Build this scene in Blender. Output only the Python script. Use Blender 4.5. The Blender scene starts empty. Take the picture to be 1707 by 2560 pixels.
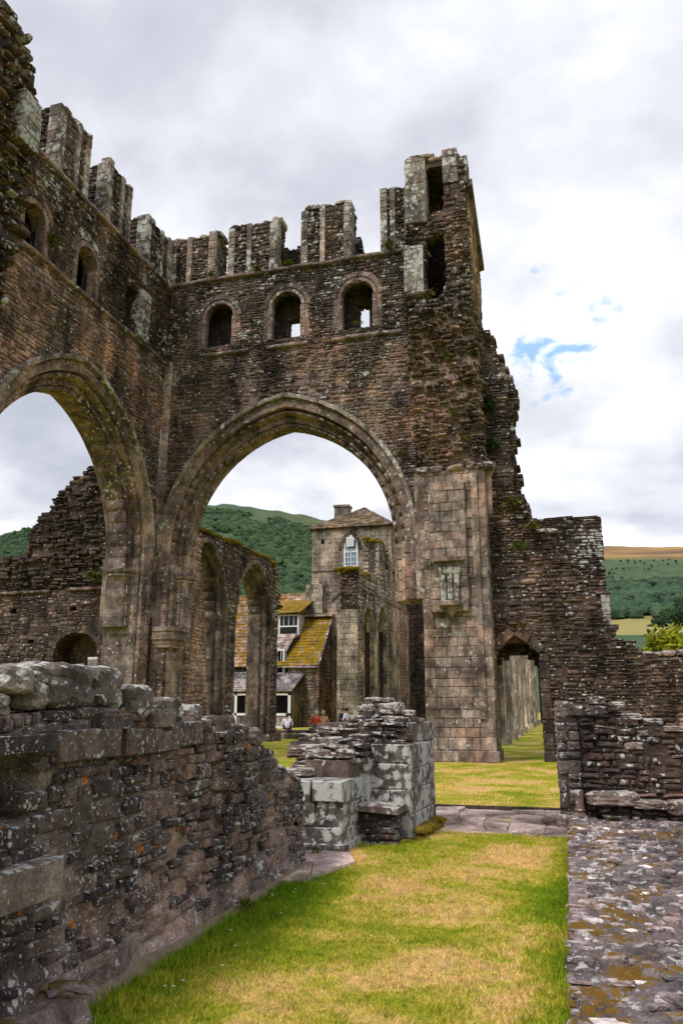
import bpy, math, random
import numpy as np
from mathutils import Vector, Matrix, noise as mnoise

R = math.radians
S = bpy.context.scene
COL = S.collection
rs = np.random.RandomState(7)
random.seed(7)

# ---------------------------------------------------------------- camera
EYE = np.array([0.0, 0.0, 1.6])
PITCH, YAW, FPX = R(13.9), R(15.7), 1950.0
cd = bpy.data.cameras.new("camera")
cam = bpy.data.objects.new("camera", cd)
COL.objects.link(cam)
cam.location = EYE
cam.rotation_euler = (R(90) + PITCH, 0, YAW)
cd.sensor_fit = 'VERTICAL'
cd.sensor_height = 36.0
cd.lens = FPX / 2560 * 36
cd.clip_start = 0.1
cd.clip_end = 20000
S.camera = cam

# ---------------------------------------------------------------- world: overcast sky, a small blue gap
SKY = 0.1
SUN_EL, SUN_AZ = 48, 205            # azimuth from +Y clockwise
w = bpy.data.worlds.new("World")
S.world = w
w.use_nodes = True
nt = w.node_tree
nt.nodes.clear()


def nd(nt, typ, **kw):
    n = nt.nodes.new(typ)
    for k, v in kw.items():
        if k.startswith('i_'):
            n.inputs[k[2:].replace('_', ' ')].default_value = v
        else:
            setattr(n, k, v)
    return n


def math_(nt, op, a, b=None, c=None, clamp=False):
    n = nt.nodes.new('ShaderNodeMath')
    n.operation = op
    n.use_clamp = clamp
    for i, x in enumerate((a, b, c)):
        if x is None:
            continue
        if isinstance(x, (int, float)):
            n.inputs[i].default_value = x
        else:
            nt.links.new(x, n.inputs[i])
    return n.outputs[0]


def mix_(nt, f, a, b, mode='MIX'):
    n = nt.nodes.new('ShaderNodeMix')
    n.data_type = 'RGBA'
    n.blend_type = mode
    n.clamp_factor = True
    for s, x in ((n.inputs[0], f), (n.inputs[6], a), (n.inputs[7], b)):
        if isinstance(x, (int, float)):
            s.default_value = x
        elif isinstance(x, (tuple, list)):
            s.default_value = tuple(x)[:3] + (1,)
        else:
            nt.links.new(x, s)
    return n.outputs[2]


def ramp_(nt, f, stops, interp='LINEAR'):
    n = nt.nodes.new('ShaderNodeValToRGB')
    cr = n.color_ramp
    cr.interpolation = interp
    while len(cr.elements) < len(stops):
        cr.elements.new(0.5)
    for e, (p, c) in zip(cr.elements, stops):
        e.position = p
        e.color = (c, c, c, 1) if isinstance(c, (int, float)) else tuple(c) + (1,)
    nt.links.new(f, n.inputs[0])
    return n.outputs[0]


def noise_(nt, vec, scale, detail=4, rough=.55, dist=0, out=0):
    n = nt.nodes.new('ShaderNodeTexNoise')
    n.inputs['Scale'].default_value = scale
    n.inputs['Detail'].default_value = detail
    n.inputs['Roughness'].default_value = rough
    n.inputs['Distortion'].default_value = dist
    nt.links.new(vec, n.inputs['Vector'])
    return n.outputs[out]


sky = nd(nt, 'ShaderNodeTexSky', sky_type='NISHITA', sun_disc=False)
sky.sun_elevation = R(SUN_EL)
sky.sun_rotation = R(SUN_AZ)
tc = nd(nt, 'ShaderNodeTexCoord')
sep = nd(nt, 'ShaderNodeSeparateXYZ')
nt.links.new(tc.outputs['Generated'], sep.inputs[0])
zz = math_(nt, 'ADD', math_(nt, 'MAXIMUM', sep.outputs[2], 0.0), 0.22)
cx = math_(nt, 'DIVIDE', sep.outputs[0], zz)
cy = math_(nt, 'DIVIDE', sep.outputs[1], zz)
cmb = nd(nt, 'ShaderNodeCombineXYZ')
nt.links.new(cx, cmb.inputs[0])
nt.links.new(cy, cmb.inputs[1])
P = cmb.outputs[0]
n1 = noise_(nt, P, 1.05, 7, .5, .35)
n2 = noise_(nt, P, 3.4, 5, .5, .15)
nn = math_(nt, 'ADD', math_(nt, 'MULTIPLY', n1, .70), math_(nt, 'MULTIPLY', n2, .30))
nn = math_(nt, 'ADD', nn, math_(nt, 'MULTIPLY', math_(nt, 'SUBTRACT', 1.0, math_(nt, 'MULTIPLY', sep.outputs[2], 2.2), clamp=True), .045))
cloud = ramp_(nt, nn, [(.385, (3.5, 3.65, 4.2)), (.45, (4.5, 4.6, 5.1)), (.52, (6.2, 6.3, 6.6)), (.585, (8.6, 8.6, 8.6))])
n3 = noise_(nt, P, 2.3, 6, .55, .3)
# the one break in the clouds the photograph shows, low on the right
dv = nd(nt, 'ShaderNodeVectorMath', operation='DISTANCE')
nt.links.new(tc.outputs['Generated'], dv.inputs[0])
GAPDIR = (0.01, 0.91, 0.414)
dv.inputs[1].default_value = GAPDIR
near = math_(nt, 'SUBTRACT', 1.0, math_(nt, 'DIVIDE', dv.outputs['Value'], .125), clamp=True)
gm = nd(nt, 'ShaderNodeMapping')
gm.inputs['Scale'].default_value = (1, 1, 1.7)
gm.inputs['Rotation'].default_value = (0, R(25), 0)
nt.links.new(tc.outputs['Generated'], gm.inputs[0])
n4 = noise_(nt, gm.outputs[0], 15, 7, .58, .35)
gap = ramp_(nt, math_(nt, 'ADD', math_(nt, 'MULTIPLY', near, .27), n4), [(.68, 0.0), (.80, .85)])
gap = math_(nt, 'MULTIPLY', gap, math_(nt, 'MULTIPLY', near, 6.0, clamp=True))
col = mix_(nt, gap, cloud, (1.7, 3.6, 7.6))
sk = mix_(nt, .93, sky.outputs[0], col)
bg = nd(nt, 'ShaderNodeBackground')
bg.inputs['Strength'].default_value = SKY
nt.links.new(sk, bg.inputs[0])
out = nd(nt, 'ShaderNodeOutputWorld')
nt.links.new(bg.outputs[0], out.inputs[0])

ld = bpy.data.lights.new("sun", 'SUN')
ld.energy = 1.5
ld.angle = R(11)
ld.color = (1, .94, .86)
sun = bpy.data.objects.new("sun", ld)
COL.objects.link(sun)
az, el = R(SUN_AZ), R(SUN_EL)
sd = Vector((math.sin(az) * math.cos(el), math.cos(az) * math.cos(el), math.sin(el)))
sun.rotation_euler = sd.to_track_quat('Z', 'Y').to_euler()

S.view_settings.view_transform = 'Standard'
S.view_settings.look = 'None'
S.view_settings.exposure = 0.7
S.view_settings.gamma = 1.0
S.view_settings.use_curve_mapping = False
S.render.engine = 'CYCLES'
S.cycles.max_bounces = 5
S.cycles.diffuse_bounces = 3

# ---------------------------------------------------------------- projection, used only to rank stones by how large they show
_c, _s = math.cos(YAW), math.sin(YAW)
_cp, _sp = math.cos(PITCH), math.sin(PITCH)


def proj(P3):
    d = np.asarray(P3, float) - EYE
    x = _c * d[..., 0] + _s * d[..., 1]
    y = -_s * d[..., 0] + _c * d[..., 1]
    z = d[..., 2]
    f = _cp * y + _sp * z
    u = -_sp * y + _cp * z
    f = np.where(f < .05, .05, f)
    return x / f, u / f, f


# ---------------------------------------------------------------- materials
MATS = {}


def new_mat(name, rough=.95):
    m = bpy.data.materials.new(name)
    m.use_nodes = True
    b = m.node_tree.nodes['Principled BSDF']
    b.inputs['Roughness'].default_value = rough
    b.inputs['Specular IOR Level'].default_value = .25
    MATS[name] = m
    return m, m.node_tree, b


def plain(name, colr, rough=.8, **kw):
    m, t, b = new_mat(name, rough)
    b.inputs['Base Color'].default_value = tuple(colr) + (1,)
    g = nd(t, 'ShaderNodeNewGeometry')
    nz = noise_(t, g.outputs['Position'], kw.get('scale', 14), 4)
    f = ramp_(t, nz, [(.3, .75), (.7, 1.15)])
    t.links.new(mix_(t, 1.0, tuple(colr), f, 'MULTIPLY'), b.inputs['Base Color'])
    return m


GAIN = 1.75


def stone_mat(name, tones, lichen=.5, lscale=7, orange=0.0, moss=0.0, bump=.5, grain=30, lich_col=(.60, .60, .575), stain=.6, topl=.25, bscale=1.0, mosscol=(.16, .115, .012), speck=1.0, weather=.8):
    """stone: per-stone tone, grain, dark weathering, crusts of pale lichen, orange lichen, moss on ledges"""
    m, t, b = new_mat(name, .93)
    g = nd(t, 'ShaderNodeNewGeometry')
    Pn = g.outputs['Position']
    at = nd(t, 'ShaderNodeAttribute', attribute_name='rnd')
    oi = nd(t, 'ShaderNodeObjectInfo')
    r = math_(t, 'FRACT', math_(t, 'ADD', at.outputs['Fac'], oi.outputs['Random']))
    base = ramp_(t, r, [(i / (len(tones) - 1), tuple(q * GAIN for q in c)) for i, c in enumerate(tones)])
    big = noise_(t, Pn, .45, 5, .6)
    base = mix_(t, 1.0, base, ramp_(t, big, [(.35, (1 - stain * .65,) * 3), (.5, (1.0, 1.0, 1.0)), (.66, (1 + stain * .75, 1 + stain * .48, 1 + stain * .3))]), 'MULTIPLY')
    mpv = nd(t, 'ShaderNodeMapping')
    mpv.inputs['Scale'].default_value = (1, 1, .35)
    t.links.new(Pn, mpv.inputs[0])
    wth = noise_(t, mpv.outputs[0], 1.6, 6, .68)
    base = mix_(t, weather, base, mix_(t, 1.0, base, ramp_(t, wth, [(.38, (.30, .29, .30)), (.5, (.95, .93, .93)), (.62, (1.62, 1.60, 1.60))]), 'MULTIPLY'))
    mid = noise_(t, Pn, grain * .2, 4, .65)
    base = mix_(t, 1.0, base, ramp_(t, mid, [(.3, .55), (.7, 1.4)]), 'MULTIPLY')
    fine = noise_(t, Pn, grain, 3, .7)
    base = mix_(t, 1.0, base, ramp_(t, fine, [(.3, .62), (.7, 1.35)]), 'MULTIPLY')
    # lichen: patches of round crusts
    patch = noise_(t, Pn, lscale * .22, 3, .6)
    vor = nd(t, 'ShaderNodeTexVoronoi')
    vor.inputs['Scale'].default_value = lscale
    warp = nd(t, 'ShaderNodeVectorMath', operation='MULTIPLY_ADD')
    nzc = nd(t, 'ShaderNodeTexNoise')
    nzc.inputs['Scale'].default_value = lscale * 1.6
    t.links.new(Pn, nzc.inputs['Vector'])
    t.links.new(nzc.outputs[1], warp.inputs[0])
    warp.inputs[1].default_value = (.9 / lscale,) * 3
    t.links.new(Pn, warp.inputs[2])
    t.links.new(warp.outputs[0], vor.inputs['Vector'])
    sepn = nd(t, 'ShaderNodeSeparateXYZ')
    t.links.new(g.outputs['Normal'], sepn.inputs[0])
    up = math_(t, 'MAXIMUM', sepn.outputs[2], 0.0)
    upn = math_(t, 'MULTIPLY', up, ramp_(t, noise_(t, Pn, lscale * .8, 4, .7), [(.40, .15), (.62, 1.0)]))
    amount = math_(t, 'ADD', math_(t, 'MULTIPLY', upn, topl), math_(t, 'MULTIPLY', math_(t, 'SUBTRACT', patch, .62 - lichen * .25), 1.7))
    lm = math_(t, 'SUBTRACT', amount, vor.outputs['Distance'])
    fl = noise_(t, Pn, lscale * 6, 3, .7)
    lm = math_(t, 'ADD', lm, math_(t, 'MULTIPLY', math_(t, 'SUBTRACT', fl, .5), .7))
    lmask = ramp_(t, lm, [(.0, 0.0), (.14, .9)])
    # small separate crusts
    vs_ = nd(t, 'ShaderNodeTexVoronoi')
    vs_.inputs['Scale'].default_value = lscale * 1.9
    t.links.new(warp.outputs[0], vs_.inputs['Vector'])
    scs = nd(t, 'ShaderNodeSeparateColor')
    t.links.new(vs_.outputs['Color'], scs.inputs[0])
    dens = math_(t, 'MULTIPLY', math_(t, 'SUBTRACT', patch, .30), speck)
    has = math_(t, 'LESS_THAN', scs.outputs[0], dens)
    rad_ = math_(t, 'MULTIPLY', math_(t, 'ADD', scs.outputs[1], .35), .30)
    sp = math_(t, 'MULTIPLY', has, ramp_(t, math_(t, 'SUBTRACT', rad_, math_(t, 'ADD', vs_.outputs['Distance'], math_(t, 'MULTIPLY', math_(t, 'SUBTRACT', fl, .5), .35))), [(.0, 0.0), (.07, .85)]))
    lmask = math_(t, 'MAXIMUM', lmask, sp)
    lc = mix_(t, noise_(t, Pn, lscale * .9, 3), tuple(x * .62 for x in lich_col), lich_col)
    base = mix_(t, lmask, base, lc)
    if orange:
        v2 = nd(t, 'ShaderNodeTexVoronoi')
        v2.inputs['Scale'].default_value = 8.5
        t.links.new(warp.outputs[0], v2.inputs['Vector'])
        sc = nd(t, 'ShaderNodeSeparateColor')
        t.links.new(v2.outputs['Color'], sc.inputs[0])
        keep = math_(t, 'GREATER_THAN', sc.outputs[0], 1 - orange)
        om = math_(t, 'MULTIPLY', keep, math_(t, 'LESS_THAN', math_(t, 'ADD', v2.outputs['Distance'], math_(t, 'MULTIPLY', math_(t, 'SUBTRACT', fl, .5), .5)), .21))
        base = mix_(t, math_(t, 'MULTIPLY', om, .9), base, (.50, .17, .015))
    if moss:
        mn = noise_(t, Pn, 2.6, 5, .65)
        mm = math_(t, 'ADD', math_(t, 'MULTIPLY', up, .22), math_(t, 'ADD', mn, math_(t, 'MULTIPLY', math_(t, 'SUBTRACT', fl, .5), .2)))
        mk = ramp_(t, mm, [(.84 - moss * .2, 0.0), (.9 - moss * .2, 1.0)])
        base = mix_(t, mk, base, mix_(t, mid, (.03, .03, .006), mosscol))
    t.links.new(base, b.inputs['Base Color'])
    bp = nd(t, 'ShaderNodeBump')
    bp.inputs['Strength'].default_value = bump
    bp.inputs['Distance'].default_value = .03 * bscale
    hh = math_(t, 'ADD', math_(t, 'MULTIPLY', fine, .35), math_(t, 'ADD', mid, math_(t, 'MULTIPLY', lmask, .12)))
    t.links.new(hh, bp.inputs['Height'])
    t.links.new(bp.outputs[0], b.inputs['Normal'])
    return m


DARK = [(.020, .015, .014), (.050, .033, .026), (.028, .021, .019), (.085, .052, .040), (.038, .027, .024), (.066, .046, .038), (.024, .018, .017)]
TOW = [(.041, .033, .032), (.096, .068, .060), (.054, .043, .041), (.128, .089, .077), (.072, .055, .051), (.043, .035, .036), (.112, .086, .078)]
RED = [(.15, .098, .086), (.20, .136, .120), (.115, .080, .072), (.21, .148, .130), (.16, .108, .092), (.085, .062, .058)]
ASH = [(.130, .097, .084), (.180, .138, .122), (.098, .074, .066), (.150, .104, .088), (.195, .155, .138), (.125, .100, .094), (.160, .106, .090)]
GREYA = [(.088, .063, .056), (.108, .079, .070), (.080, .057, .051), (.118, .088, .079), (.095, .065, .056)]
M_tower = stone_mat('tower_rubble', TOW, speck=1.9, lichen=.6, lscale=4.2, grain=22, stain=1.0)
M_towerL = stone_mat('lichened_rubble', DARK, speck=3.0, lichen=1.15, lscale=3.6, grain=22)
M_red = stone_mat('red_rubble', RED, speck=.3, lichen=.1, lscale=5, grain=20, stain=1.1)
M_ash = stone_mat('pier_ashlar', [tuple(q * .86 for q in c) for c in [(.130, .099, .084), (.180, .143, .124), (.098, .076, .066), (.150, .110, .090), (.195, .160, .140), (.115, .096, .088), (.160, .112, .092)]], lichen=.6, lscale=5, grain=18, bump=.4, stain=.8)
M_arch = stone_mat('arch_ashlar', GREYA, speck=1.8, lichen=.6, lscale=4.5, grain=18, bump=.35, topl=.5, stain=.7)
M_hood = stone_mat('hood_ashlar', [(.10, .085, .072), (.13, .11, .094), (.085, .072, .062)], speck=2.5, lichen=1.2, lscale=5, grain=18, bump=.35, topl=.6)
M_merlon = stone_mat('merlon_ashlar', [(.09, .074, .064), (.15, .125, .105), (.07, .056, .05), (.19, .16, .14)], lichen=1.3, speck=3, lscale=4.6, grain=20, topl=.5)
M_dark = stone_mat('dark_rubble', DARK, speck=2.2, lichen=.75, lscale=5, grain=24, orange=0)
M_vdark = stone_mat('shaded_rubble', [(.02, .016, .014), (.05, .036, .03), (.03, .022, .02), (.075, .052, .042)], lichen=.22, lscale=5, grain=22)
M_near = stone_mat('near_rubble', [(.024, .021, .022), (.072, .053, .048), (.036, .030, .030), (.100, .072, .062), (.050, .038, .036), (.020, .018, .020)], lichen=.8, lscale=20, grain=75, orange=.13, bump=1.0, moss=.1, topl=.5, speck=3.4)
M_ntop = stone_mat('capping_stone', [(.080, .068, .060), (.12, .102, .088), (.065, .055, .050), (.10, .085, .075)], lichen=.95, lscale=11, grain=50, bump=1.0, topl=.7, moss=.12, speck=1.5, lich_col=(.60, .58, .55))
M_nblk = stone_mat('ledge_stone', [(.085, .068, .06), (.11, .09, .078)], lichen=.75, lscale=14, grain=50, bump=1.0, topl=.7, moss=.2, speck=1.8)
M_jmb = stone_mat('jamb_stone', [(.06, .05, .046), (.085, .07, .064), (.05, .042, .04)], lichen=1.0, lscale=9, grain=45, bump=1.0, speck=2.6)
M_cpa = stone_mat('lichened_ashlar', [(.10, .088, .078), (.14, .12, .105), (.085, .073, .066)], lichen=1.7, lscale=8.5, grain=45, bump=.7, speck=2.5, lich_col=(.55, .55, .53), moss=.12)
M_cpr = stone_mat('broken_core_stone', [(.07, .052, .045), (.13, .098, .08), (.05, .039, .036), (.17, .13, .11)], lichen=1.15, lscale=10, grain=50, bump=1.0, topl=.65, speck=2.2, lich_col=(.56, .53, .50))
M_foot = stone_mat('footing_stone', [(.11, .088, .088), (.17, .135, .135), (.075, .064, .066), (.21, .17, .165), (.14, .11, .11)], lichen=1.0, lscale=9, grain=50, bump=.8, topl=.16, moss=.58, lich_col=(.62, .58, .58), mosscol=(.27, .13, .012))
M_flag = stone_mat('flagstone_rock', [(.19, .14, .13), (.25, .19, .175), (.15, .118, .11)], lichen=.1, lscale=8, grain=30, bump=.8, topl=.12)
M_arc = stone_mat('arcade_ashlar', [(.07, .055, .045), (.11, .088, .07), (.05, .04, .034), (.09, .068, .055)], lichen=.45, lscale=3.5, grain=14)
M_house = stone_mat('house_stone', [(.14, .118, .095), (.18, .152, .124), (.115, .092, .078)], lichen=.25, lscale=2.5, grain=8, bump=.4)
M_sw = stone_mat('weathered_grey_stone', [(.15, .13, .105), (.20, .175, .142), (.11, .094, .078)], lichen=.42, lscale=2.0, grain=8, bump=.4)
M_mortar = stone_mat('mortar', [(.075, .054, .045), (.095, .07, .058)], lichen=.1, lscale=6, grain=30, topl=.5)
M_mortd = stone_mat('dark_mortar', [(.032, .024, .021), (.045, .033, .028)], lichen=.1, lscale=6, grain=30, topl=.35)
M_mortn = stone_mat('eroded_mortar', [(.066, .053, .048), (.10, .080, .073)], lichen=.75, lscale=18, grain=60, bump=1.0, orange=.12, moss=.15, topl=.4, speck=3.0, stain=1.2)
M_roof = stone_mat('stone_tiles', [(.15, .11, .085), (.20, .15, .12), (.11, .085, .07)], lichen=.3, lscale=2.5, grain=8, moss=1.0, mosscol=(.42, .20, .008), topl=.0)
M_rooft = stone_mat('tower_roof_tiles', [(.095, .074, .058), (.125, .098, .078), (.072, .056, .046)], lichen=.3, lscale=2.5, grain=8, moss=.8, mosscol=(.20, .115, .015), topl=.0)
M_roofm = stone_mat('mossy_stone_tiles', [(.17, .12, .08), (.13, .10, .07)], lichen=.25, lscale=2.5, grain=9, moss=1.35, mosscol=(.46, .27, .006), topl=.0)
M_roofg = stone_mat('grey_stone_tiles', [(.19, .15, .13), (.25, .20, .18), (.15, .12, .105)], lichen=.35, lscale=2.5, grain=9, moss=.45, mosscol=(.25, .14, .01), topl=.0)
M_slate = stone_mat('slates', [(.13, .115, .12), (.17, .15, .155), (.10, .09, .095)], lichen=.35, lscale=2.5, grain=9, topl=.0)
M_white = plain('white_paint', (.74, .76, .80), .5)
M_glass, _t, _b = new_mat('window_glass', .08)
_b.inputs['Base Color'].default_value = (.12, .20, .34, 1)
_b.inputs['Specular IOR Level'].default_value = .6
M_dglass, _t, _b = new_mat('dark_glass', .1)
_b.inputs['Base Color'].default_value = (.006, .006, .007, 1)
M_moss = plain('moss', (.17, .12, .01), 1.0, scale=5)
M_mossg = plain('green_moss', (.12, .13, .012), 1.0, scale=5)


def foliage_mat(name, a, bcol, trans=.25, scale=3.0):
    m, t, b = new_mat(name, .8)
    g = nd(t, 'ShaderNodeNewGeometry')
    at = nd(t, 'ShaderNodeAttribute', attribute_name='rnd')
    nz = noise_(t, g.outputs['Position'], scale, 4)
    f = math_(t, 'ADD', math_(t, 'MULTIPLY', at.outputs['Fac'], .5), math_(t, 'MULTIPLY', nz, .5))
    t.links.new(mix_(t, ramp_(t, f, [(.2, 0.0), (.75, 1.0)]), a, bcol), b.inputs['Base Color'])
    b.inputs['Specular IOR Level'].default_value = .1
    return m


M_bush = foliage_mat('bush_leaves', (.10, .13, .006), (.26, .27, .012))
M_dtree = foliage_mat('tree_leaves', (.018, .034, .014), (.045, .075, .028))
M_dtree2 = foliage_mat('far_tree_leaves', (.03, .058, .03), (.07, .12, .055))
M_weed = foliage_mat('weed_leaves', (.045, .05, .012), (.15, .13, .025))
M_weedg = foliage_mat('fern_leaves', (.045, .06, .012), (.13, .15, .025))
M_bark = plain('bark', (.07, .05, .035), .95)


def grass_mat(name, blade):
    m, t, b = new_mat(name, .9)
    g = nd(t, 'ShaderNodeNewGeometry')
    Pn = g.outputs['Position']
    at = nd(t, 'ShaderNodeAttribute', attribute_name='rnd')
    big = noise_(t, Pn, .75, 5, .62, .3)
    med = noise_(t, Pn, 5.0, 5, .7)
    sx = nd(t, 'ShaderNodeSeparateXYZ')
    t.links.new(Pn, sx.inputs[0])
    # lusher strips at the foot of the walls
    el = math_(t, 'SUBTRACT', 1.0, math_(t, 'DIVIDE', math_(t, 'ADD', sx.outputs[0], 2.72), .95), clamp=True)
    er = math_(t, 'SUBTRACT', 1.0, math_(t, 'DIVIDE', math_(t, 'SUBTRACT', -.06, sx.outputs[0]), .33), clamp=True)
    nearf = math_(t, 'LESS_THAN', sx.outputs[1], 10.7)
    el = math_(t, 'MULTIPLY', el, math_(t, 'SUBTRACT', 1.0, math_(t, 'DIVIDE', math_(t, 'SUBTRACT', sx.outputs[1], 7.6), 1.2, clamp=True), clamp=True))
    edge = math_(t, 'MULTIPLY', math_(t, 'MULTIPLY', math_(t, 'MAXIMUM', el, math_(t, 'MULTIPLY', er, .55)), nearf), .27)
    f = math_(t, 'ADD', math_(t, 'MULTIPLY', big, .72), math_(t, 'MULTIPLY', med, .28))
    f = math_(t, 'SUBTRACT', f, edge)
    f = math_(t, 'ADD', f, math_(t, 'MULTIPLY', math_(t, 'SUBTRACT', at.outputs['Fac'], .5), .09))
    c = ramp_(t, f, [(.18, (.09, .20, .006)), (.34, (.19, .27, .012)), (.43, (.35, .35, .028)), (.485, (.50, .42, .065)), (.55, (.70, .47, .20))])
    fine = noise_(t, Pn, 55, 3, .7)
    c = mix_(t, 1.0, c, ramp_(t, fine, [(.3, .66), (.7, 1.35)]), 'MULTIPLY')
    clump = noise_(t, Pn, 14, 4, .75, .4)
    c = mix_(t, 1.0, c, ramp_(t, clump, [(.34, (.62, .72, .66)), (.5, (1.1, 1.1, 1.1)), (.68, (1.3, 1.26, 1.3))]), 'MULTIPLY')
    if blade:
        c = mix_(t, 1.0, c, ramp_(t, at.outputs['Fac'], [(0, .6), (1, 1.3)]), 'MULTIPLY')
    t.links.new(c, b.inputs['Base Color'])
    b.inputs['Specular IOR Level'].default_value = .1
    if not blade:
        bp = nd(t, 'ShaderNodeBump')
        bp.inputs['Strength'].default_value = .8
        bp.inputs['Distance'].default_value = .04
        t.links.new(noise_(t, Pn, 40, 4, .8), bp.inputs['Height'])
        t.links.new(bp.outputs[0], b.inputs['Normal'])
    return m


M_grass = grass_mat('lawn_grass', False)
M_blade = grass_mat('grass_blades', True)


# ---------------------------------------------------------------- object helpers
def thing(name, label, cat, loc=(0, 0, 0), group=None):
    o = bpy.data.objects.new(name, None)
    COL.objects.link(o)
    o.location = loc
    o.empty_display_size = .3
    o['label'] = label
    o['category'] = cat
    if group:
        o['group'] = group
    return o


def mesh_np(name, V, F, rnd=None, smooth=False):
    """V (n,3); F list of arrays, each (m,k) for k-gons"""
    me = bpy.data.meshes.new(name)
    V = np.asarray(V, np.float32)
    me.vertices.add(len(V))
    me.vertices.foreach_set('co', V.ravel())
    F = [np.asarray(f, np.int32) for f in F if len(f)]
    nl = sum(f.size for f in F)
    npoly = sum(len(f) for f in F)
    me.loops.add(nl)
    me.loops.foreach_set('vertex_index', np.concatenate([f.ravel() for f in F]))
    me.polygons.add(npoly)
    tot = np.concatenate([np.full(len(f), f.shape[1], np.int32) for f in F])
    st = np.concatenate([[0], np.cumsum(tot)[:-1]]).astype(np.int32)
    me.polygons.foreach_set('loop_start', st)
    me.polygons.foreach_set('loop_total', tot)
    me.update(calc_edges=True)
    me.polygons.foreach_set('use_smooth', np.full(npoly, smooth, bool))
    if rnd is not None:
        a = me.attributes.new('rnd', 'FLOAT', 'POINT')
        a.data.foreach_set('value', np.asarray(rnd, np.float32))
    return me


def add_obj(name, me, mat, parent=None, label=None, kind=None, cat=None, group=None):
    if mat and not me.materials:
        me.materials.append(mat)
    o = bpy.data.objects.new(name, me)
    COL.objects.link(o)
    if parent:
        o.parent = parent
        if parent.type == 'EMPTY':
            o.matrix_parent_inverse = Matrix.Translation(-Vector(parent.location))
    if label: o['label'] = label
    if kind: o['kind'] = kind
    if cat: o['category'] = cat
    if group: o['group'] = group
    return o


def root_loc(o):
    while o.parent:
        o = o.parent
    return o.location


class MB:
    def __init__(s):
        s.v, s.f, s.n = [], [], 0

    def add(s, V, F):
        s.v += [tuple(p) for p in V]
        s.f += [tuple(i + s.n for i in q) for q in F]
        s.n += len(V)
        return s

    def box(s, a, b):
        x0, y0, z0 = a
        x1, y1, z1 = b
        V = [(x0, y0, z0), (x1, y0, z0), (x1, y1, z0), (x0, y1, z0), (x0, y0, z1), (x1, y0, z1), (x1, y1, z1), (x0, y1, z1)]
        return s.add(V, [(0, 3, 2, 1), (4, 5, 6, 7), (0, 1, 5, 4), (1, 2, 6, 5), (2, 3, 7, 6), (3, 0, 4, 7)])

    def tube(s, pts, rad, seg=6):
        pts = [Vector(p) for p in pts]
        rad = rad if isinstance(rad, (list, tuple)) else [rad] * len(pts)
        V, F = [], []
        for i, p in enumerate(pts):
            d = (pts[min(i + 1, len(pts) - 1)] - pts[max(i - 1, 0)]).normalized()
            a = d.orthogonal().normalized() if i == 0 else (a - d * a.dot(d)).normalized()
            c = d.cross(a)
            for k in range(seg):
                t = 2 * math.pi * k / seg
                V.append(p + (a * math.cos(t) + c * math.sin(t)) * rad[i])
        for i in range(len(pts) - 1):
            for k in range(seg):
                F.append((i * seg + k, i * seg + (k + 1) % seg, (i + 1) * seg + (k + 1) % seg, (i + 1) * seg + k))
        F.append(tuple(reversed(range(seg))))
        F.append(tuple(range((len(pts) - 1) * seg, len(pts) * seg)))
        return s.add(V, F)

    def lathe(s, c, prof, seg=10, a0=0, a1=2 * math.pi):
        V, F = [], []
        full = abs(a1 - a0 - 2 * math.pi) < 1e-4
        m = seg if full else seg + 1
        for r_, z in prof:
            for k in range(m):
                t = a0 + (a1 - a0) * k / seg
                V.append((c[0] + r_ * math.cos(t), c[1] + r_ * math.sin(t), c[2] + z))
        for i in range(len(prof) - 1):
            for k in range(seg):
                F.append((i * m + k, i * m + (k + 1) % m, (i + 1) * m + (k + 1) % m, (i + 1) * m + k))
        F.append(tuple(reversed(range(m))))
        F.append(tuple(range((len(prof) - 1) * m, len(prof) * m)))
        return s.add(V, F)

    def build(s, name, mat, parent=None, smooth=False, **kw):
        me = bpy.data.meshes.new(name)
        me.from_pydata(s.v, [], s.f)
        if smooth:
            me.polygons.foreach_set('use_smooth', [True] * len(me.polygons))
        return add_obj(name, me, mat, parent, **kw)


# ---------------------------------------------------------------- stone templates (unit block: u,z in [-.5,.5], depth n in [-1,0])
def tmpl_rubble(jit=.05, bev=.16, ca=.36, cb=.28):
    a, b = .5, .5
    ring = np.array([(-.5, -cb), (-ca, -.5), (ca, -.5), (.5, -cb), (.5, cb), (ca, .5), (-ca, .5), (-.5, cb)])
    ring = ring + rs.uniform(-jit, jit, ring.shape)
    ring[:, 0] = np.clip(ring[:, 0], -.52, .52)
    ring[:, 1] = np.clip(ring[:, 1], -.53, .53)
    V = []
    for (sc, n) in ((1.0, -1.0), (1.0, -.2), (1.0 - bev, -.02)):
        for q in ring:
            V.append((q[0] * (sc if n > -.1 else 1), n + (rs.uniform(-.05, .02) if n > -.5 else 0), q[1] * (1 - bev * 1.7 if n > -.1 else 1)))
    V.append((rs.uniform(-.15, .15), .05, rs.uniform(-.15, .15)))
    F4, F3 = [], []
    for l in range(2):
        for k in range(8):
            F4.append((l * 8 + k, l * 8 + (k + 1) % 8, (l + 1) * 8 + (k + 1) % 8, (l + 1) * 8 + k))
    for k in range(8):
        F3.append((16 + k, 16 + (k + 1) % 8, 24))
    return np.array(V), np.array(F3), np.array(F4)


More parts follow.
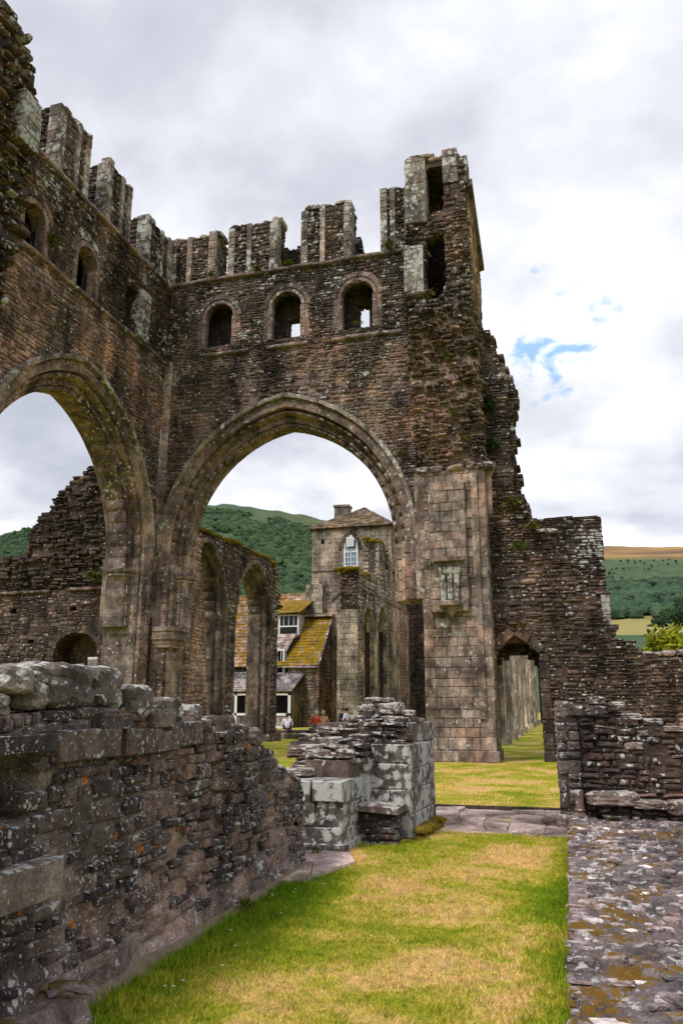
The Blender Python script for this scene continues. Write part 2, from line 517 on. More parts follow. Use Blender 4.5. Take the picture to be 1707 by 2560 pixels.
def tmpl_ashlar(jit=.008, bu=.03, bz=.05):
    V = []
    sq = np.array([(-.5, -.5), (.5, -.5), (.5, .5), (-.5, .5)]) + rs.uniform(-jit, jit, (4, 2))
    for i, n in enumerate((-1.0, -.06, 0.0)):
        for q in sq:
            sc = (1, 1) if i < 2 else (1 - 2 * bu, 1 - 2 * bz)
            V.append((q[0] * sc[0], n + (rs.uniform(-.02, .02) if i == 2 else 0), q[1] * sc[1]))
    F4 = []
    for l in range(2):
        for k in range(4):
            F4.append((l * 4 + k, l * 4 + (k + 1) % 4, (l + 1) * 4 + (k + 1) % 4, (l + 1) * 4 + k))
    F4.append((8, 9, 10, 11))
    return np.array(V), np.zeros((0, 3), int), np.array(F4)


def ico(sub):
    import bmesh
    bm = bmesh.new()
    bmesh.ops.create_icosphere(bm, subdivisions=sub, radius=1)
    V = np.array([v.co[:] for v in bm.verts])
    F = np.array([[v.index for v in f.verts] for f in bm.faces])
    bm.free()
    return V, F


ICO1, ICO2, ICO3 = ico(1), ico(2), ico(3)


def tmpl_lump(sub=2, box=.45, nz=.16, freq=1.6):
    V, F = (ICO1, ICO2, ICO3)[sub - 1]
    V = V.copy()
    p = 1 / (np.abs(V) ** (1 / box * 1.2)).sum(1) ** (box / 1.2)
    V = V * p[:, None]
    off = Vector(rs.uniform(-50, 50, 3))
    for i in range(len(V)):
        q = Vector(V[i])
        V[i] *= 1 + nz * mnoise.fractal(q * freq + off, .8, 2.0, 3)
    V *= .5 / np.abs(V).max(0)
    W = V[:, [0, 1, 2]].copy()
    W[:, 1] = V[:, 1] - .5            # n in [-1,0]
    return W, F, np.zeros((0, 4), int)


NV = 20
TM = {
    'rubble': [tmpl_rubble() for _ in range(NV)],
    'rough': [tmpl_rubble(.075, .11, .45, .38) for _ in range(NV)],
    'ashlar': [tmpl_ashlar() for _ in range(NV)],
    'roll': [tmpl_ashlar(.004, .006, .3) for _ in range(NV)],
    'rollv': [tmpl_ashlar(.004, .3, .004) for _ in range(NV)],
    'vous': [tmpl_ashlar(.004, .008, .05) for _ in range(NV)],
    'lump': [tmpl_lump(2, .26, .16) for _ in range(NV)],
    'boulder': [tmpl_lump(3, .17, .15, 2.4) for _ in range(10)],
    'pebble': [tmpl_lump(1, .4, .42, 2.2) for _ in range(NV)],
    'tile': [tmpl_ashlar(.03, .02, .05) for _ in range(NV)],
}
TMESH = {}


def tmesh(kind, k, mat):
    key = (kind, k, mat.name)
    if key not in TMESH:
        V, F3, F4 = TM[kind][k]
        me = mesh_np(kind + '_block', V, [F3, F4], np.full(len(V), k / len(TM[kind])), kind in ('roll',))
        me.materials.append(mat)
        TMESH[key] = me
    return TMESH[key]


NAMES_STUFF = {'stone': 'rubble_masonry', 'ashlar_block': 'ashlar_masonry', 'voussoir': 'arch_masonry', 'tile': 'tiling', 'pebble': 'pebbles'}


class Bag:
    """collects blocks of one thing: the largest-showing become parts, the rest one joined part"""
    def __init__(s, root, limit=300):
        s.root, s.limit, s.d = root, limit, {}

    def put(s, name, kind, mat, M, loc):
        """M (n,3,3) columns u,n,z axes scaled; loc (n,3) front centre"""
        if len(loc) == 0:
            return
        s.d.setdefault(name, []).append((kind, mat, np.asarray(M, float), np.asarray(loc, float)))

    def finish(s):
        pinv = Matrix.Translation(-Vector(root_loc(s.root)))
        for name, lst in s.d.items():
            rec = []
            for g, (kind, mat, M, loc) in enumerate(lst):
                x, y, f = proj(loc)
                sx = np.linalg.norm(M[:, :, 0], axis=1)
                sz = np.linalg.norm(M[:, :, 2], axis=1)
                nrm = M[:, :, 1] / np.linalg.norm(M[:, :, 1], axis=1)[:, None]
                view = EYE - loc
                view /= np.linalg.norm(view, axis=1)[:, None]
                fac = np.clip((nrm * view).sum(1), .05, 1)
                size = sx * sz / f ** 2 * fac
                vis = (np.abs(x) < .43) & (np.abs(y) < .645)
                size = np.where(vis, size, size * 1e-6)
                kv = rs.randint(0, len(TM[kind]), len(loc))
                rec.append((size, kv))
            allsz = np.concatenate([r[0] for r in rec])
            lim = s.limit
            cut = -1 if len(allsz) <= lim else np.sort(allsz)[::-1][lim]
            left = {}
            cnt = 0
            for (kind, mat, M, loc), (size, kv) in zip(lst, rec):
                sel = size > cut
                for i in np.nonzero(sel)[0]:
                    o = bpy.data.objects.new(name, tmesh(kind, int(kv[i]), mat))
                    COL.objects.link(o)
                    o.parent = s.root
                    o.matrix_parent_inverse = pinv
                    m4 = np.eye(4)
                    m4[:3, :3] = M[i]
                    m4[:3, 3] = loc[i]
                    o.matrix_basis = Matrix(m4.tolist())
                    cnt += 1
                left.setdefault(mat.name, []).append((kind, M[~sel], loc[~sel], kv[~sel]))
            VV, F3s, F4s, RR, n0 = [], [], [], [], 0
            mats, midx3, midx4 = [], [], []
            for mi, (mn, groups) in enumerate(left.items()):
                mats.append(MATS[mn])
                for kind, M, loc, kv in groups:
                    for k in range(len(TM[kind])):
                        ii = np.nonzero(kv == k)[0]
                        if len(ii) == 0:
                            continue
                        V, F3, F4 = TM[kind][k]
                        W = np.einsum('nij,vj->nvi', M[ii], V) + loc[ii][:, None, :]
                        off = n0 + np.arange(len(ii))[:, None, None] * len(V)
                        if len(F3):
                            f = (F3[None] + off).reshape(-1, 3)
                            F3s.append(f); midx3.append(np.full(len(f), mi))
                        if len(F4):
                            f = (F4[None] + off).reshape(-1, 4)
                            F4s.append(f); midx4.append(np.full(len(f), mi))
                        VV.append(W.reshape(-1, 3))
                        RR.append(np.repeat(rs.uniform(0, 1, len(ii)), len(V)))
                        n0 += len(ii) * len(V)
            if n0:
                fs = []
                mi = []
                if F3s: fs.append(np.concatenate(F3s)); mi += midx3
                if F4s: fs.append(np.concatenate(F4s)); mi += midx4
                nm = NAMES_STUFF.get(name, name + '_rest')
                me = mesh_np(nm, np.concatenate(VV), fs, np.concatenate(RR), False)
                for m_ in mats:
                    me.materials.append(m_)
                me.polygons.foreach_set('material_index', np.concatenate(mi).astype(np.int32))
                add_obj(nm, me, None, s.root, kind='stuff')


def scan(polys, v):
    xs = []
    for p in polys:
        n = len(p)
        for i in range(n):
            (u0, v0), (u1, v1) = p[i], p[(i + 1) % n]
            if (v0 <= v < v1) or (v1 <= v < v0):
                xs.append(u0 + (v - v0) / (v1 - v0) * (u1 - u0))
    xs.sort()
    return [(xs[i], xs[i + 1]) for i in range(0, len(xs) - 1, 2)]


def rect(u0, u1, v0, v1):
    return [(u0, v0), (u1, v0), (u1, v1), (u0, v1)]


def pointed(cu, zs, a, H, zb, n=12):
    """pointed arch opening outline: half width a, rise H above the springing zs, bottom zb"""
    r = (H * H + a * a) / (2 * a)
    tm = math.asin(min(1, H / r))
    L = [(cu - a, zb)] if zb < zs else []
    Rr = []
    for i in range(n + 1):
        t = tm * i / n
        x = r * math.cos(t) - (r - a)
        L.append((cu - x, zs + r * math.sin(t)))
        if i < n:
            Rr.append((cu + x, zs + r * math.sin(t)))
    Rr.reverse()
    return L + Rr + ([(cu + a, zb)] if zb < zs else [])


def lay(bag, O, u, n, polys, v0, v1, mat, ch=(.08, .16), ln=(.2, .5), depth=.2, prot=.025, kind='rubble', ragged=0., gap=.012,
        name='stone', v=(0, 0, 1), core=None, cmat=None, croot=None, cname='core', split=.15, tilt=1.2, cback=None, mat2=None, p2=0, keep=None, crec=.035, sag=0):
    """courses of stone on the plane through O spanned by u and v, facing n; core = thickness behind"""
    O, u, n, v = (np.asarray(q, float) for q in (O, u, n, v))
    z = v0
    C, A, B = [], [], []
    boxes = []
    while z < v1 - .01:
        h = rs.uniform(*ch) * (1 if kind not in ('rubble', 'rough') else (.8 + .55 * (.5 + .5 * math.sin(z * 1.7 + O[0] * .7)) * rs.rand()))
        if v1 - z < ch[0] * 1.3 or z + h > v1:
            h = v1 - z
        for (a, b) in scan(polys, z + h / 2):
            if ragged:
                a += rs.uniform(-ragged, ragged); b += rs.uniform(-ragged, ragged)
            if b - a < .05:
                continue
            if core:
                boxes.append((a + .03, b - .03, z, z + h))
            x = a - (rs.uniform(0, ln[0]) * .0)
            while x < b - .02:
                l = rs.uniform(*ln) if rs.rand() < .75 else rs.uniform(ln[0] * .6, ln[0] * 1.3)
                if b - (x + l) < ln[0] * .8:
                    l = b - x
                if l > ln[1] * 1.5:
                    l *= .5
                if kind in ('rubble', 'rough') and rs.rand() < split and h > .1:
                    q = rs.uniform(.35, .65)
                    C += [(x + l / 2, z + h * q / 2), (x + l / 2, z + h * (q + 1) / 2)]
                    A += [(l - gap, h * q - gap), (l - gap, h * (1 - q) - gap)]
                else:
                    C.append((x + l / 2, z + h / 2)); A.append((l - gap, h - gap))
                x += l
        z += h
    if not C:
        return
    C, A = np.array(C), np.maximum(np.array(A), .02)
    if keep is not None:
        kk = np.array([keep(c[0], c[1]) for c in C])
        C, A = C[kk], A[kk]
    N = len(C)
    pr = rs.uniform(-.4, 1, N) * prot
    loc = O + C[:, :1] * u + C[:, 1:] * v + pr[:, None] * n
    if kind in ('rubble', 'rough'):
        A[:, 1] *= rs.uniform(.72, 1.12, N)
        A[:, 0] *= rs.uniform(.86, 1.02, N)
        k_ = min(1.0, A[:, 1].mean() / .1)
        dz = k_ * (.045 * np.sin(C[:, 0] * 1.1 + C[:, 1] * 2.3) + .03 * np.sin(C[:, 0] * 3.7 - C[:, 1] * 1.9 + 1.3)) + rs.normal(0, .1, N) * A[:, 1]
        dn = .02 * np.sin(C[:, 0] * 2.1 + 1.7) * np.sin(C[:, 1] * 1.6) - np.where(rs.rand(N) < .05, .05, 0)
        loc = loc + dz[:, None] * v + dn[:, None] * n
    M = np.zeros((N, 3, 3))
    tz = np.radians(rs.normal(0, tilt, N))
    ty = np.radians(rs.normal(0, tilt * 1.5, N))
    uu = u[None] * np.cos(tz)[:, None] + v[None] * np.sin(tz)[:, None]
    vv = v[None] * np.cos(tz)[:, None] - u[None] * np.sin(tz)[:, None]
    nn = n[None] + uu * np.sin(ty)[:, None]
    M[:, :, 0] = uu * A[:, :1]
    M[:, :, 1] = nn * depth
    M[:, :, 2] = vv * A[:, 1:]
    if mat2 is not None:
        q = rs.rand(N) < (p2 if not callable(p2) else np.array([p2(c[0], c[1]) for c in C]))
        bag.put(name, kind, mat2, M[q], loc[q])
        bag.put(name, kind, mat, M[~q], loc[~q])
    else:
        bag.put(name, kind, mat, M, loc)
    if core:
        mb = MB()
        for (a, b, z0, z1) in boxes:
            P8 = []
            for zc in (z0, z1):
                for (uc, nc) in ((a, -crec), (b, -crec), (b, -core), (a, -core)):
                    P8.append(O + uc * u + nc * n + zc * v)
            mb.add(P8, [(0, 3, 2, 1), (4, 5, 6, 7), (0, 1, 5, 4), (1, 2, 6, 5), (2, 3, 7, 6), (3, 0, 4, 7)])
        mb.build(cname, cmat or M_mortar, croot or bag.root)


X_, Y_, Z_ = (1, 0, 0), (0, 1, 0), (0, 0, 1)
FR, BK, RT, LF = (0, -1, 0), (0, 1, 0), (1, 0, 0), (-1, 0, 0)


def block_masonry(bag, x0, x1, y0, y1, z0, z1, mat, sides='FR', core=True, cmat=None, top=None, cname='core', **kw):
    """a squared pier of masonry with the given sides faced"""
    P = [rect(0, 1, z0, z1)]
    for sd_ in sides:
        if sd_ == 'F': lay(bag, (0, y0, 0), X_, FR, [rect(x0, x1, z0, z1)], z0, z1, mat, **kw)
        if sd_ == 'B': lay(bag, (0, y1, 0), X_, BK, [rect(x0, x1, z0, z1)], z0, z1, mat, **kw)
        if sd_ == 'R': lay(bag, (x1, 0, 0), Y_, RT, [rect(y0, y1, z0, z1)], z0, z1, mat, **kw)
        if sd_ == 'L': lay(bag, (x0, 0, 0), Y_, LF, [rect(y0, y1, z0, z1)], z0, z1, mat, **kw)
    if core:
        e = .04
        MB().box((x0 + e, y0 + e, z0), (x1 - e, y1 - e, z1 - .02)).build(cname, cmat or M_mortar, bag.root)


def capping(bag, pts, width, ndir, mat, size=(.25, .5), hh=(.1, .2), name='coping_stone', kind='lump', off=0., dz=0.):
    """irregular stones along the polyline pts (3-D), running back over the width"""
    pts = [np.asarray(p, float) for p in pts]
    nd_ = np.asarray(ndir, float)
    Ms, Ls = [], []
    for p, q in zip(pts[:-1], pts[1:]):
        L = np.linalg.norm(q - p)
        if L < .05: continue
        d = (q - p) / L
        rows = max(1, int(round(width / (size[1] * 1.1))))
        for r_ in range(rows):
            t = 0
            while t < L:
                l = rs.uniform(*size)
                h = rs.uniform(*hh)
                w_ = width / rows * rs.uniform(.9, 1.2)
                c = p + d * min(t + l / 2, L) - nd_ * (off + width * r_ / rows)
                c = c + np.array([0, 0, h * .25 + dz + rs.uniform(-.03, .03)])
                a = rs.normal(0, .08)
                dh = d.copy(); dh[2] *= .6
                M = np.zeros((3, 3))
                M[:, 0] = (dh * math.cos(a) + nd_ * math.sin(a)) * l * 1.08
                M[:, 1] = (nd_ * math.cos(a) - dh * math.sin(a)) * w_
                M[:, 2] = np.array([0, 0, 1]) * h * 1.15
                Ms.append(M); Ls.append(c + nd_ * .02)
                t += l
    if Ms:
        bag.put(name, kind, mat, np.array(Ms), np.array(Ls))


def arch_ring(bag, O, u, n, cu, zs, a, H, t, nf, nb, mat, ln=.4, kind='ashlar', name='voussoir', sides='LR', a0=0., v=(0, 0, 1), gap=.004):
    """one order of a pointed arch: outer curve half width a and rise H, radial thickness t, from n=nf back to n=nb"""
    O, u, n, v = (np.asarray(q, float) for q in (O, u, n, v))
    r = (H * H + a * a) / (2 * a)
    tm = math.asin(min(1, H / r))
    rm = r - t / 2
    tm2 = math.acos(min(1, (r - a) / rm))
    k = max(3, int(round(rm * tm2 / ln)))
    Ms, Ls = [], []
    for sd_ in sides:
        sg = 1 if sd_ == 'R' else -1
        for i in range(k):
            th = tm2 * (i + .5) / k
            if th < a0: continue
            rad = sg * math.cos(th) * u + math.sin(th) * v
            tan = -sg * math.sin(th) * u + math.cos(th) * v
            c = O + (cu - sg * (r - a)) * u + zs * v + rm * rad + (nf + rs.uniform(-.008, .008)) * n
            l = r * tm2 / k * (1 - t / r * .35) - gap
            M = np.zeros((3, 3))
            M[:, 0] = tan * l * sg
            M[:, 1] = n * (nf - nb)
            M[:, 2] = rad * t
            Ms.append(M); Ls.append(c)
    bag.put(name, kind, mat, np.array(Ms), np.array(Ls))


def strip(bag, O, u, n, u0, u1, z0, z1, nf, nb, mat, h=(.28, .4), kind='ashlar', name='ashlar_block', gap=.008):
    """vertical strip of single blocks"""
    O, u, n = (np.asarray(q, float) for q in (O, u, n))
    kind = 'rollv' if kind == 'roll' else kind
    z = z0
    Ms, Ls = [], []
    while z < z1 - .01:
        hh = min(rs.uniform(*h), z1 - z)
        if z1 - z - hh < .12: hh = z1 - z
        M = np.zeros((3, 3))
        M[:, 0] = u * (u1 - u0) * rs.uniform(.97, 1.0)
        M[:, 1] = n * (nf - nb)
        M[:, 2] = np.array(Z_) * (hh - gap)
        Ms.append(M)
        Ls.append(O + u * (u0 + u1) / 2 + np.array([0, 0, z + hh / 2]) + n * (nf + rs.uniform(-.008, .008)))
        z += hh
    bag.put(name, kind, mat, np.array(Ms), np.array(Ls))


def sill_course(bag, O, u, n, u0, u1, z, mat, h=.13, out=.1, back=.15, ln=(.5, .9), name='string_course_stone', gaps=()):
    O, u, n = (np.asarray(q, float) for q in (O, u, n))
    x = u0
    Ms, Ls = [], []
    while x < u1 - .05:
        l = min(rs.uniform(*ln), u1 - x)
        if not any(a < x + l / 2 < b for a, b in gaps):
            M = np.zeros((3, 3))
            M[:, 0] = u * (l - .01); M[:, 1] = n * (out + back); M[:, 2] = np.array(Z_) * h
            Ms.append(M); Ls.append(O + u * (x + l / 2) + np.array([0, 0, z + rs.uniform(-.012, .012)]) + n * (out + rs.uniform(-.03, .01)))
        x += l
    bag.put(name, 'roll', mat, np.array(Ms), np.array(Ls))


def fan(root_or_none, name, c, nrm, size, mat, count=60, parent=None, droop=.3, up=.5, **kw):
    """tuft of leaves growing from c, leaning along nrm"""
    c = np.asarray(c, float); nrm = np.asarray(nrm, float)
    V, F, Rn = [], [], []
    for i in range(count):
        d = nrm * rs.uniform(.2, 1) + np.array([rs.normal(0, .6), rs.normal(0, .6), rs.uniform(-.2, 1.1) * up * 2])
        d /= np.linalg.norm(d)
        l = size * rs.uniform(.45, 1.0)
        s = np.cross(d, rs.normal(0, 1, 3)); s /= np.linalg.norm(s)
        wd = size * rs.uniform(.05, .1)
        o = c + rs.normal(0, size * .28, 3) * np.array([1, 1, .6])
        o = o - nrm * max(0, (o - c).dot(nrm)) * .6
        p1 = o + d * l * .55
        p2 = o + d * l + np.array([0, 0, -droop * l])
        k = len(V)
        V += [o, p1 + s * wd, p2, p1 - s * wd]
        F.append((k, k + 1, k + 2, k + 3))
        Rn += [rs.rand()] * 4
    me = mesh_np(name, np.array(V), [np.array(F)], Rn)
    return add_obj(name, me, mat, parent, **kw)


# ================================================================= GROUND AND HILLS
def height_profile(az):
    """ridge elevation angle (deg) against azimuth (deg from +Y, clockwise)"""
    xs = [-180, -90, -60, -45, -39.8, -38.7, -33, -28, -25.7, -23.7, -20.4, -17.1, -11.9, -6, -1, 3.2, 8.3, 20, 45, 90, 180]
    ys = [5, 6, 8, 10.3, 11.19, 11.6, 13.2, 14.3, 14.51, 14.59, 14.2, 13.44, 12.2, 11.3, 10.95, 10.85, 10.45, 9.5, 8, 6, 5]
    return np.interp(az, xs, ys)


def ridge_dist(az):
    return np.interp(az, [-180, -60, -30, -14, 2, 30, 180], [1500, 1000, 1000, 1200, 1700, 1900, 1500])


def hill_z(az, r):
    D = ridge_dist(az)
    Hm = np.tan(np.radians(height_profile(az))) * D
    t = np.clip((r - 170) / (D - 170), 0, 1.6)
    z = Hm * np.where(t < 1, t ** 1.25 * (1 - .0), 1 - (t - 1) * .35)
    # keep the line of sight below the ridge
    return z


NA, NR = 300, 90
azs = np.concatenate([np.linspace(-180, -48, 30)[:-1], np.linspace(-48, 16, 220), np.linspace(16, 180, 40)[1:-1]])
rr = np.concatenate([np.linspace(120, 400, 20)[:-1], np.linspace(400, 2600, 90)])
AA, RRr = np.meshgrid(azs, rr, indexing='ij')
ZZ = hill_z(AA, RRr)
for i in range(ZZ.shape[0]):
    for j in range(ZZ.shape[1]):
        a_, r_ = math.radians(AA[i, j]), RRr[i, j]
        q = Vector((math.sin(a_) * r_, math.cos(a_) * r_, 0))
        ZZ[i, j] += mnoise.fractal(q * .006, 1, 2, 3) * 5 * min(1, r_ / 600) + mnoise.fractal(q * .03, 1, 2, 3) * 1.2 * min(1, max(0, (r_ - 200) / 300))
        ZZ[i, j] = max(ZZ[i, j], -.6)
VX = np.stack([np.sin(np.radians(AA)) * RRr, np.cos(np.radians(AA)) * RRr, ZZ - .5], -1).reshape(-1, 3)
na, nr = AA.shape
I = np.arange(na)[:, None] * nr + np.arange(nr - 1)[None]
J = (np.arange(na)[:, None] + 1) % na * nr + np.arange(nr - 1)[None]
FQ = np.stack([I, I + 1, J + 1, J], -1).reshape(-1, 4)
M_hill, t, b = new_mat('hillside', .95)
g = nd(t, 'ShaderNodeNewGeometry')
Pn = g.outputs['Position']
sx = nd(t, 'ShaderNodeSeparateXYZ')
t.links.new(Pn, sx.inputs[0])
hn = noise_(t, Pn, .008, 5, .6)
hf = noise_(t, Pn, .05, 5, .7)
zc = math_(t, 'ADD', sx.outputs[2], math_(t, 'MULTIPLY', math_(t, 'SUBTRACT', hn, .5), 34.0))
green = mix_(t, ramp_(t, hf, [(.35, 0.0), (.65, 1.0)]), (.035, .070, .032), (.080, .125, .052))
moorn = nd(t, 'ShaderNodeMapping')
moorn.inputs['Scale'].default_value = (.25, .25, 2.2)
t.links.new(Pn, moorn.inputs[0])
moor = ramp_(t, noise_(t, moorn.outputs[0], .02, 5, .6), [(.35, (.13, .085, .055)), (.5, (.24, .145, .06)), (.62, (.34, .21, .07))])
# moorland only on the far right-hand hill (x > -250 m)
far = ramp_(t, math_(t, 'DIVIDE', math_(t, 'ADD', sx.outputs[0], 400), 300), [(0.0, 0.0), (1.0, 1.0)])
mm = math_(t, 'MULTIPLY', ramp_(t, math_(t, 'DIVIDE', math_(t, 'SUBTRACT', zc, 238), 22), [(0.0, 0.0), (1.0, 1.0)]), far)
c = mix_(t, mm, green, moor)
fld = math_(t, 'MULTIPLY', math_(t, 'MULTIPLY', math_(t, 'GREATER_THAN', sx.outputs[2], 37), math_(t, 'LESS_THAN', math_(t, 'ADD', sx.outputs[2], math_(t, 'MULTIPLY', hn, 20.0)), 84)), far)
c = mix_(t, fld, c, mix_(t, hf, (.20, .20, .05), (.36, .30, .12)))
t.links.new(c, b.inputs['Base Color'])
hills = add_obj('hills', mesh_np('hills', VX, [FQ], None, True), M_hill, kind='structure')

# ground sheet: lawn out to the hills
gx = np.array([[-400, -400], [400, 400]])
MB().add([(-420, -420, -.03), (420, -420, -.03), (420, 420, -.03), (-420, 420, -.03)], [(0, 1, 2, 3)]).build('ground', M_grass, kind='structure')
# lawn with gentle unevenness
xs = np.concatenate([np.linspace(-60, -4, 40)[:-1], np.linspace(-4, 2, 60), np.linspace(2, 20, 12)[1:]])
ys = np.concatenate([np.linspace(1, 14, 130)[:-1], np.linspace(14, 90, 80)])
GX, GY = np.meshgrid(xs, ys, indexing='ij')


def lawn_z(x, y):
    z = .022 * mnoise.noise(Vector((x * 1.1, y * 1.1, 0))) + .012 * mnoise.noise(Vector((x * 4, y * 4, 3)))
    if -2.6 < x < -.12 and 10.75 < y < 13.45:
        z = -.12
    return z


GZ = np.array([[lawn_z(x, y) for y in ys] for x in xs])
VL = np.stack([GX, GY, GZ], -1).reshape(-1, 3)
ny = len(ys)
I = (np.arange(len(xs) - 1)[:, None] * ny + np.arange(ny - 1)[None])
FQ = np.stack([I, I + ny, I + ny + 1, I + 1], -1).reshape(-1, 4)
add_obj('lawn', mesh_np('lawn', VL, [FQ], None, True), M_grass, kind='structure')

# grass blades on the near lawn
def blades(name, n, x0, x1, y0, y1, hmin, hmax, wd, edge=True):
    x = rs.uniform(x0, x1, n)
    y = rs.uniform(y0, y1, n)
    ok = ~((x > -2.6) & (x < -.15) & (y > 10.72) & (y < 13.4)) & ~((x < -2.5) & (y > 8.4) & (y < 12))
    ok &= ~((x < -1.85) & (y > 10.0) & (y < 12)) & ~((x < -2.1) & (y > 7.4) & (y < 9.0) & (x + (y - 7.4) * .5 < -2.2))
    x, y = x[ok], y[ok]
    n = len(x)
    h = rs.uniform(hmin, hmax, n) * (.75 + .7 * (np.sin(x * 9 + 2 * np.sin(y * 7)) * np.sin(y * 8 + 2 * np.sin(x * 6)) > .2) * rs.rand(n))
    if edge:
        e = np.maximum(np.clip(1 - (x + 2.68) / .5, 0, 1), np.clip(1 - (-.08 - x) / .25, 0, 1))
        h *= 1 + 1.1 * e * rs.rand(n)
    z = np.array([lawn_z(a, b_) for a, b_ in zip(x, y)]) - .004
    an = rs.uniform(0, 2 * np.pi, n)
    le = rs.uniform(.1, .9, n) * h
    la = rs.uniform(0, 2 * np.pi, n)
    w_ = wd * rs.uniform(.6, 1.3, n)
    dx, dy = np.cos(an) * w_, np.sin(an) * w_
    A = np.stack([x - dx, y - dy, z], -1)
    B = np.stack([x + dx, y + dy, z], -1)
    Cc = np.stack([x + np.cos(la) * le, y + np.sin(la) * le, z + h], -1)
    V = np.stack([A, B, Cc], 1).reshape(-1, 3)
    F = np.arange(3 * n).reshape(-1, 3)
    return add_obj(name, mesh_np(name, V, [F], np.repeat(rs.rand(n), 3)), M_blade, kind='stuff', label='short mown grass covering the narrow lawn between the ruined walls', cat='grass')


blades('grass', 260000, -2.75, -.08, 3.4, 10.75, .012, .034, .0028)
g2 = blades('grass', 60000, -3.2, -.1, 13.42, 24, .012, .035, .006, False)
g2['label'] = 'mown grass beyond the stone threshold, in front of the pier'

def tufts(name, spots, label):
    V, Rn = [], []
    for (cx_, cy_, sp, h0, k_) in spots:
        for i in range(k_):
            x_, y_ = cx_ + rs.normal(0, sp), cy_ + rs.normal(0, sp)
            h_ = h0 * rs.uniform(.4, 1.1); a = rs.uniform(0, 6.28); le = h_ * rs.uniform(.2, .9); b_ = rs.uniform(0, 6.28)
            z_ = -.01
            V += [(x_ - math.cos(a) * .003, y_ - math.sin(a) * .003, z_), (x_ + math.cos(a) * .003, y_ + math.sin(a) * .003, z_), (x_ + math.cos(b_) * le, y_ + math.sin(b_) * le, z_ + h_)]
            Rn += [rs.rand()] * 3
    add_obj(name, mesh_np(name, np.array(V), [np.arange(len(V)).reshape(-1, 3)], Rn), M_blade, kind='stuff', label=label, cat='grass')


sp_ = [(-.09 + rs.normal(0, .03), rs.uniform(3.8, 10.6), rs.uniform(.02, .06), rs.uniform(.04, .10), 26) for _ in range(170)]
sp_ += [(rs.uniform(-1.75, -.15), 10.74 + rs.normal(0, .05), rs.uniform(.02, .06), rs.uniform(.025, .06), 24) for _ in range(70)]
sp_ += [(-2.52 + rs.normal(0, .07), rs.uniform(3.9, 8.0), rs.uniform(.03, .07), rs.uniform(.05, .12), 30) for _ in range(110)]
sp_ += [(rs.uniform(-2.5, -1.9), rs.uniform(9.0, 9.6), .05, .06, 20) for _ in range(30)]
tufts('grass_tufts', sp_, 'ragged longer grass along the stone edges of the narrow lawn')

# daisies
mb = MB()
for i in range(26):
    y = rs.uniform(3.6, 9)
    x = -2.62 + abs(rs.normal(0, .28)) + (.15 if y > 7 else 0)
    z = lawn_z(x, y) + rs.uniform(.03, .06)
    k = [(x + .009 * math.cos(t_), y + .009 * math.sin(t_), z + .002) for t_ in np.linspace(0, 2 * math.pi, 9)[:-1]]
    mb.add(k + [(x, y, z - .004)], [tuple(range(8))] + [(8, (j + 1) % 8, j) for j in range(8)])
mb.build('daisies', M_white, kind='stuff', label='tiny white daisies in the grass at the foot of the left wall', cat='flowers')

# ================================================================= CROSSING TOWER
T = thing('ruined_tower', 'tall ruined crossing tower with two great pointed arches and a jagged parapet', 'ruined tower', (-8.8, 24, 0))
BT = Bag(T)
OF, OL = (0, 24, 0), (-13.5, 0, 0)
CF, CL = -8.8, 19.1             # arch centres
ZS = 6.7
TH = 1.3
opF = pointed(CF, ZS, 4.2, 5.15, 0, 16)
opL = pointed(CL, ZS - .3, 4.2, 5.1, 0, 16)

# front wall below the gallery
outF = [(-13.5, 0), (-3.9, 0), (-3.9, 14.0), (-13.5, 14.0)]


def p_lich(u_, z_):
    return .35 if (z_ > 12 or u_ < -12.3) else .08


lay(BT, OF, X_, FR, [[(-13.5, 0), (-4.64, 0), (-4.64, 4.8), (-4.2, 4.8), (-4.2, 14), (-13.5, 14)], opF], 0, 14.0, M_tower, ch=(.07, .145), ln=(.14, .5), core=TH, mat2=M_towerL, p2=p_lich, cmat=M_mortar, prot=.035)
# left wall below the gallery, broken towards the camera
outL = [(13.6, 0), (24.0, 0), (24.0, 14.0), (14.9, 14.0), (14.2, 11.5), (14.4, 9)]


def redness(u_, z_):
    if z_ < 12.0 - abs(u_ - 19.1) * .0 and False:
        return 0
    q = 0.5 + .5 * math.sin(u_ * 1.9 + 2.2)
    return .92 * (q > .28) if u_ < 22.2 else .05


lay(BT, OL, Y_, RT, [outL, opL], 0, 13.9, M_tower, ch=(.07, .15), ln=(.16, .5), core=1.35, mat2=M_red, p2=redness, ragged=.0, prot=.03)

# gallery stage with round-headed openings
def roundhead(cu, a, zb, zt, n=8):
    zs = zt - a
    return [(cu - a, zb)] + [(cu - a * math.cos(math.pi * i / n), zs + a * math.sin(math.pi * i / n)) for i in range(n + 1)] + [(cu + a, zb)]


WF = [(-11.42, .55, 14.28, 16.02), (-8.80, .57, 14.28, 16.1), (-6.17, .58, 14.30, 16.14)]
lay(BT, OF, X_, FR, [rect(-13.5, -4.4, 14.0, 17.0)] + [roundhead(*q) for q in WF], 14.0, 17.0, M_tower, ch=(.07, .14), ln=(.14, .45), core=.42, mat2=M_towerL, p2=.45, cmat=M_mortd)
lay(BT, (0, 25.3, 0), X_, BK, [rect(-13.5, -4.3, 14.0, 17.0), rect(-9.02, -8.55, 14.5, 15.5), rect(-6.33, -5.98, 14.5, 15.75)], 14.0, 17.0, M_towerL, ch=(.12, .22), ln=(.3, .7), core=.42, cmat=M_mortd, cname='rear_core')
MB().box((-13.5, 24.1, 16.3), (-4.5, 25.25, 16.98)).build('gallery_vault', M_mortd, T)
WL = [(16.25, .48, 13.7, 15.3), (18.78, .52, 13.8, 15.5)]
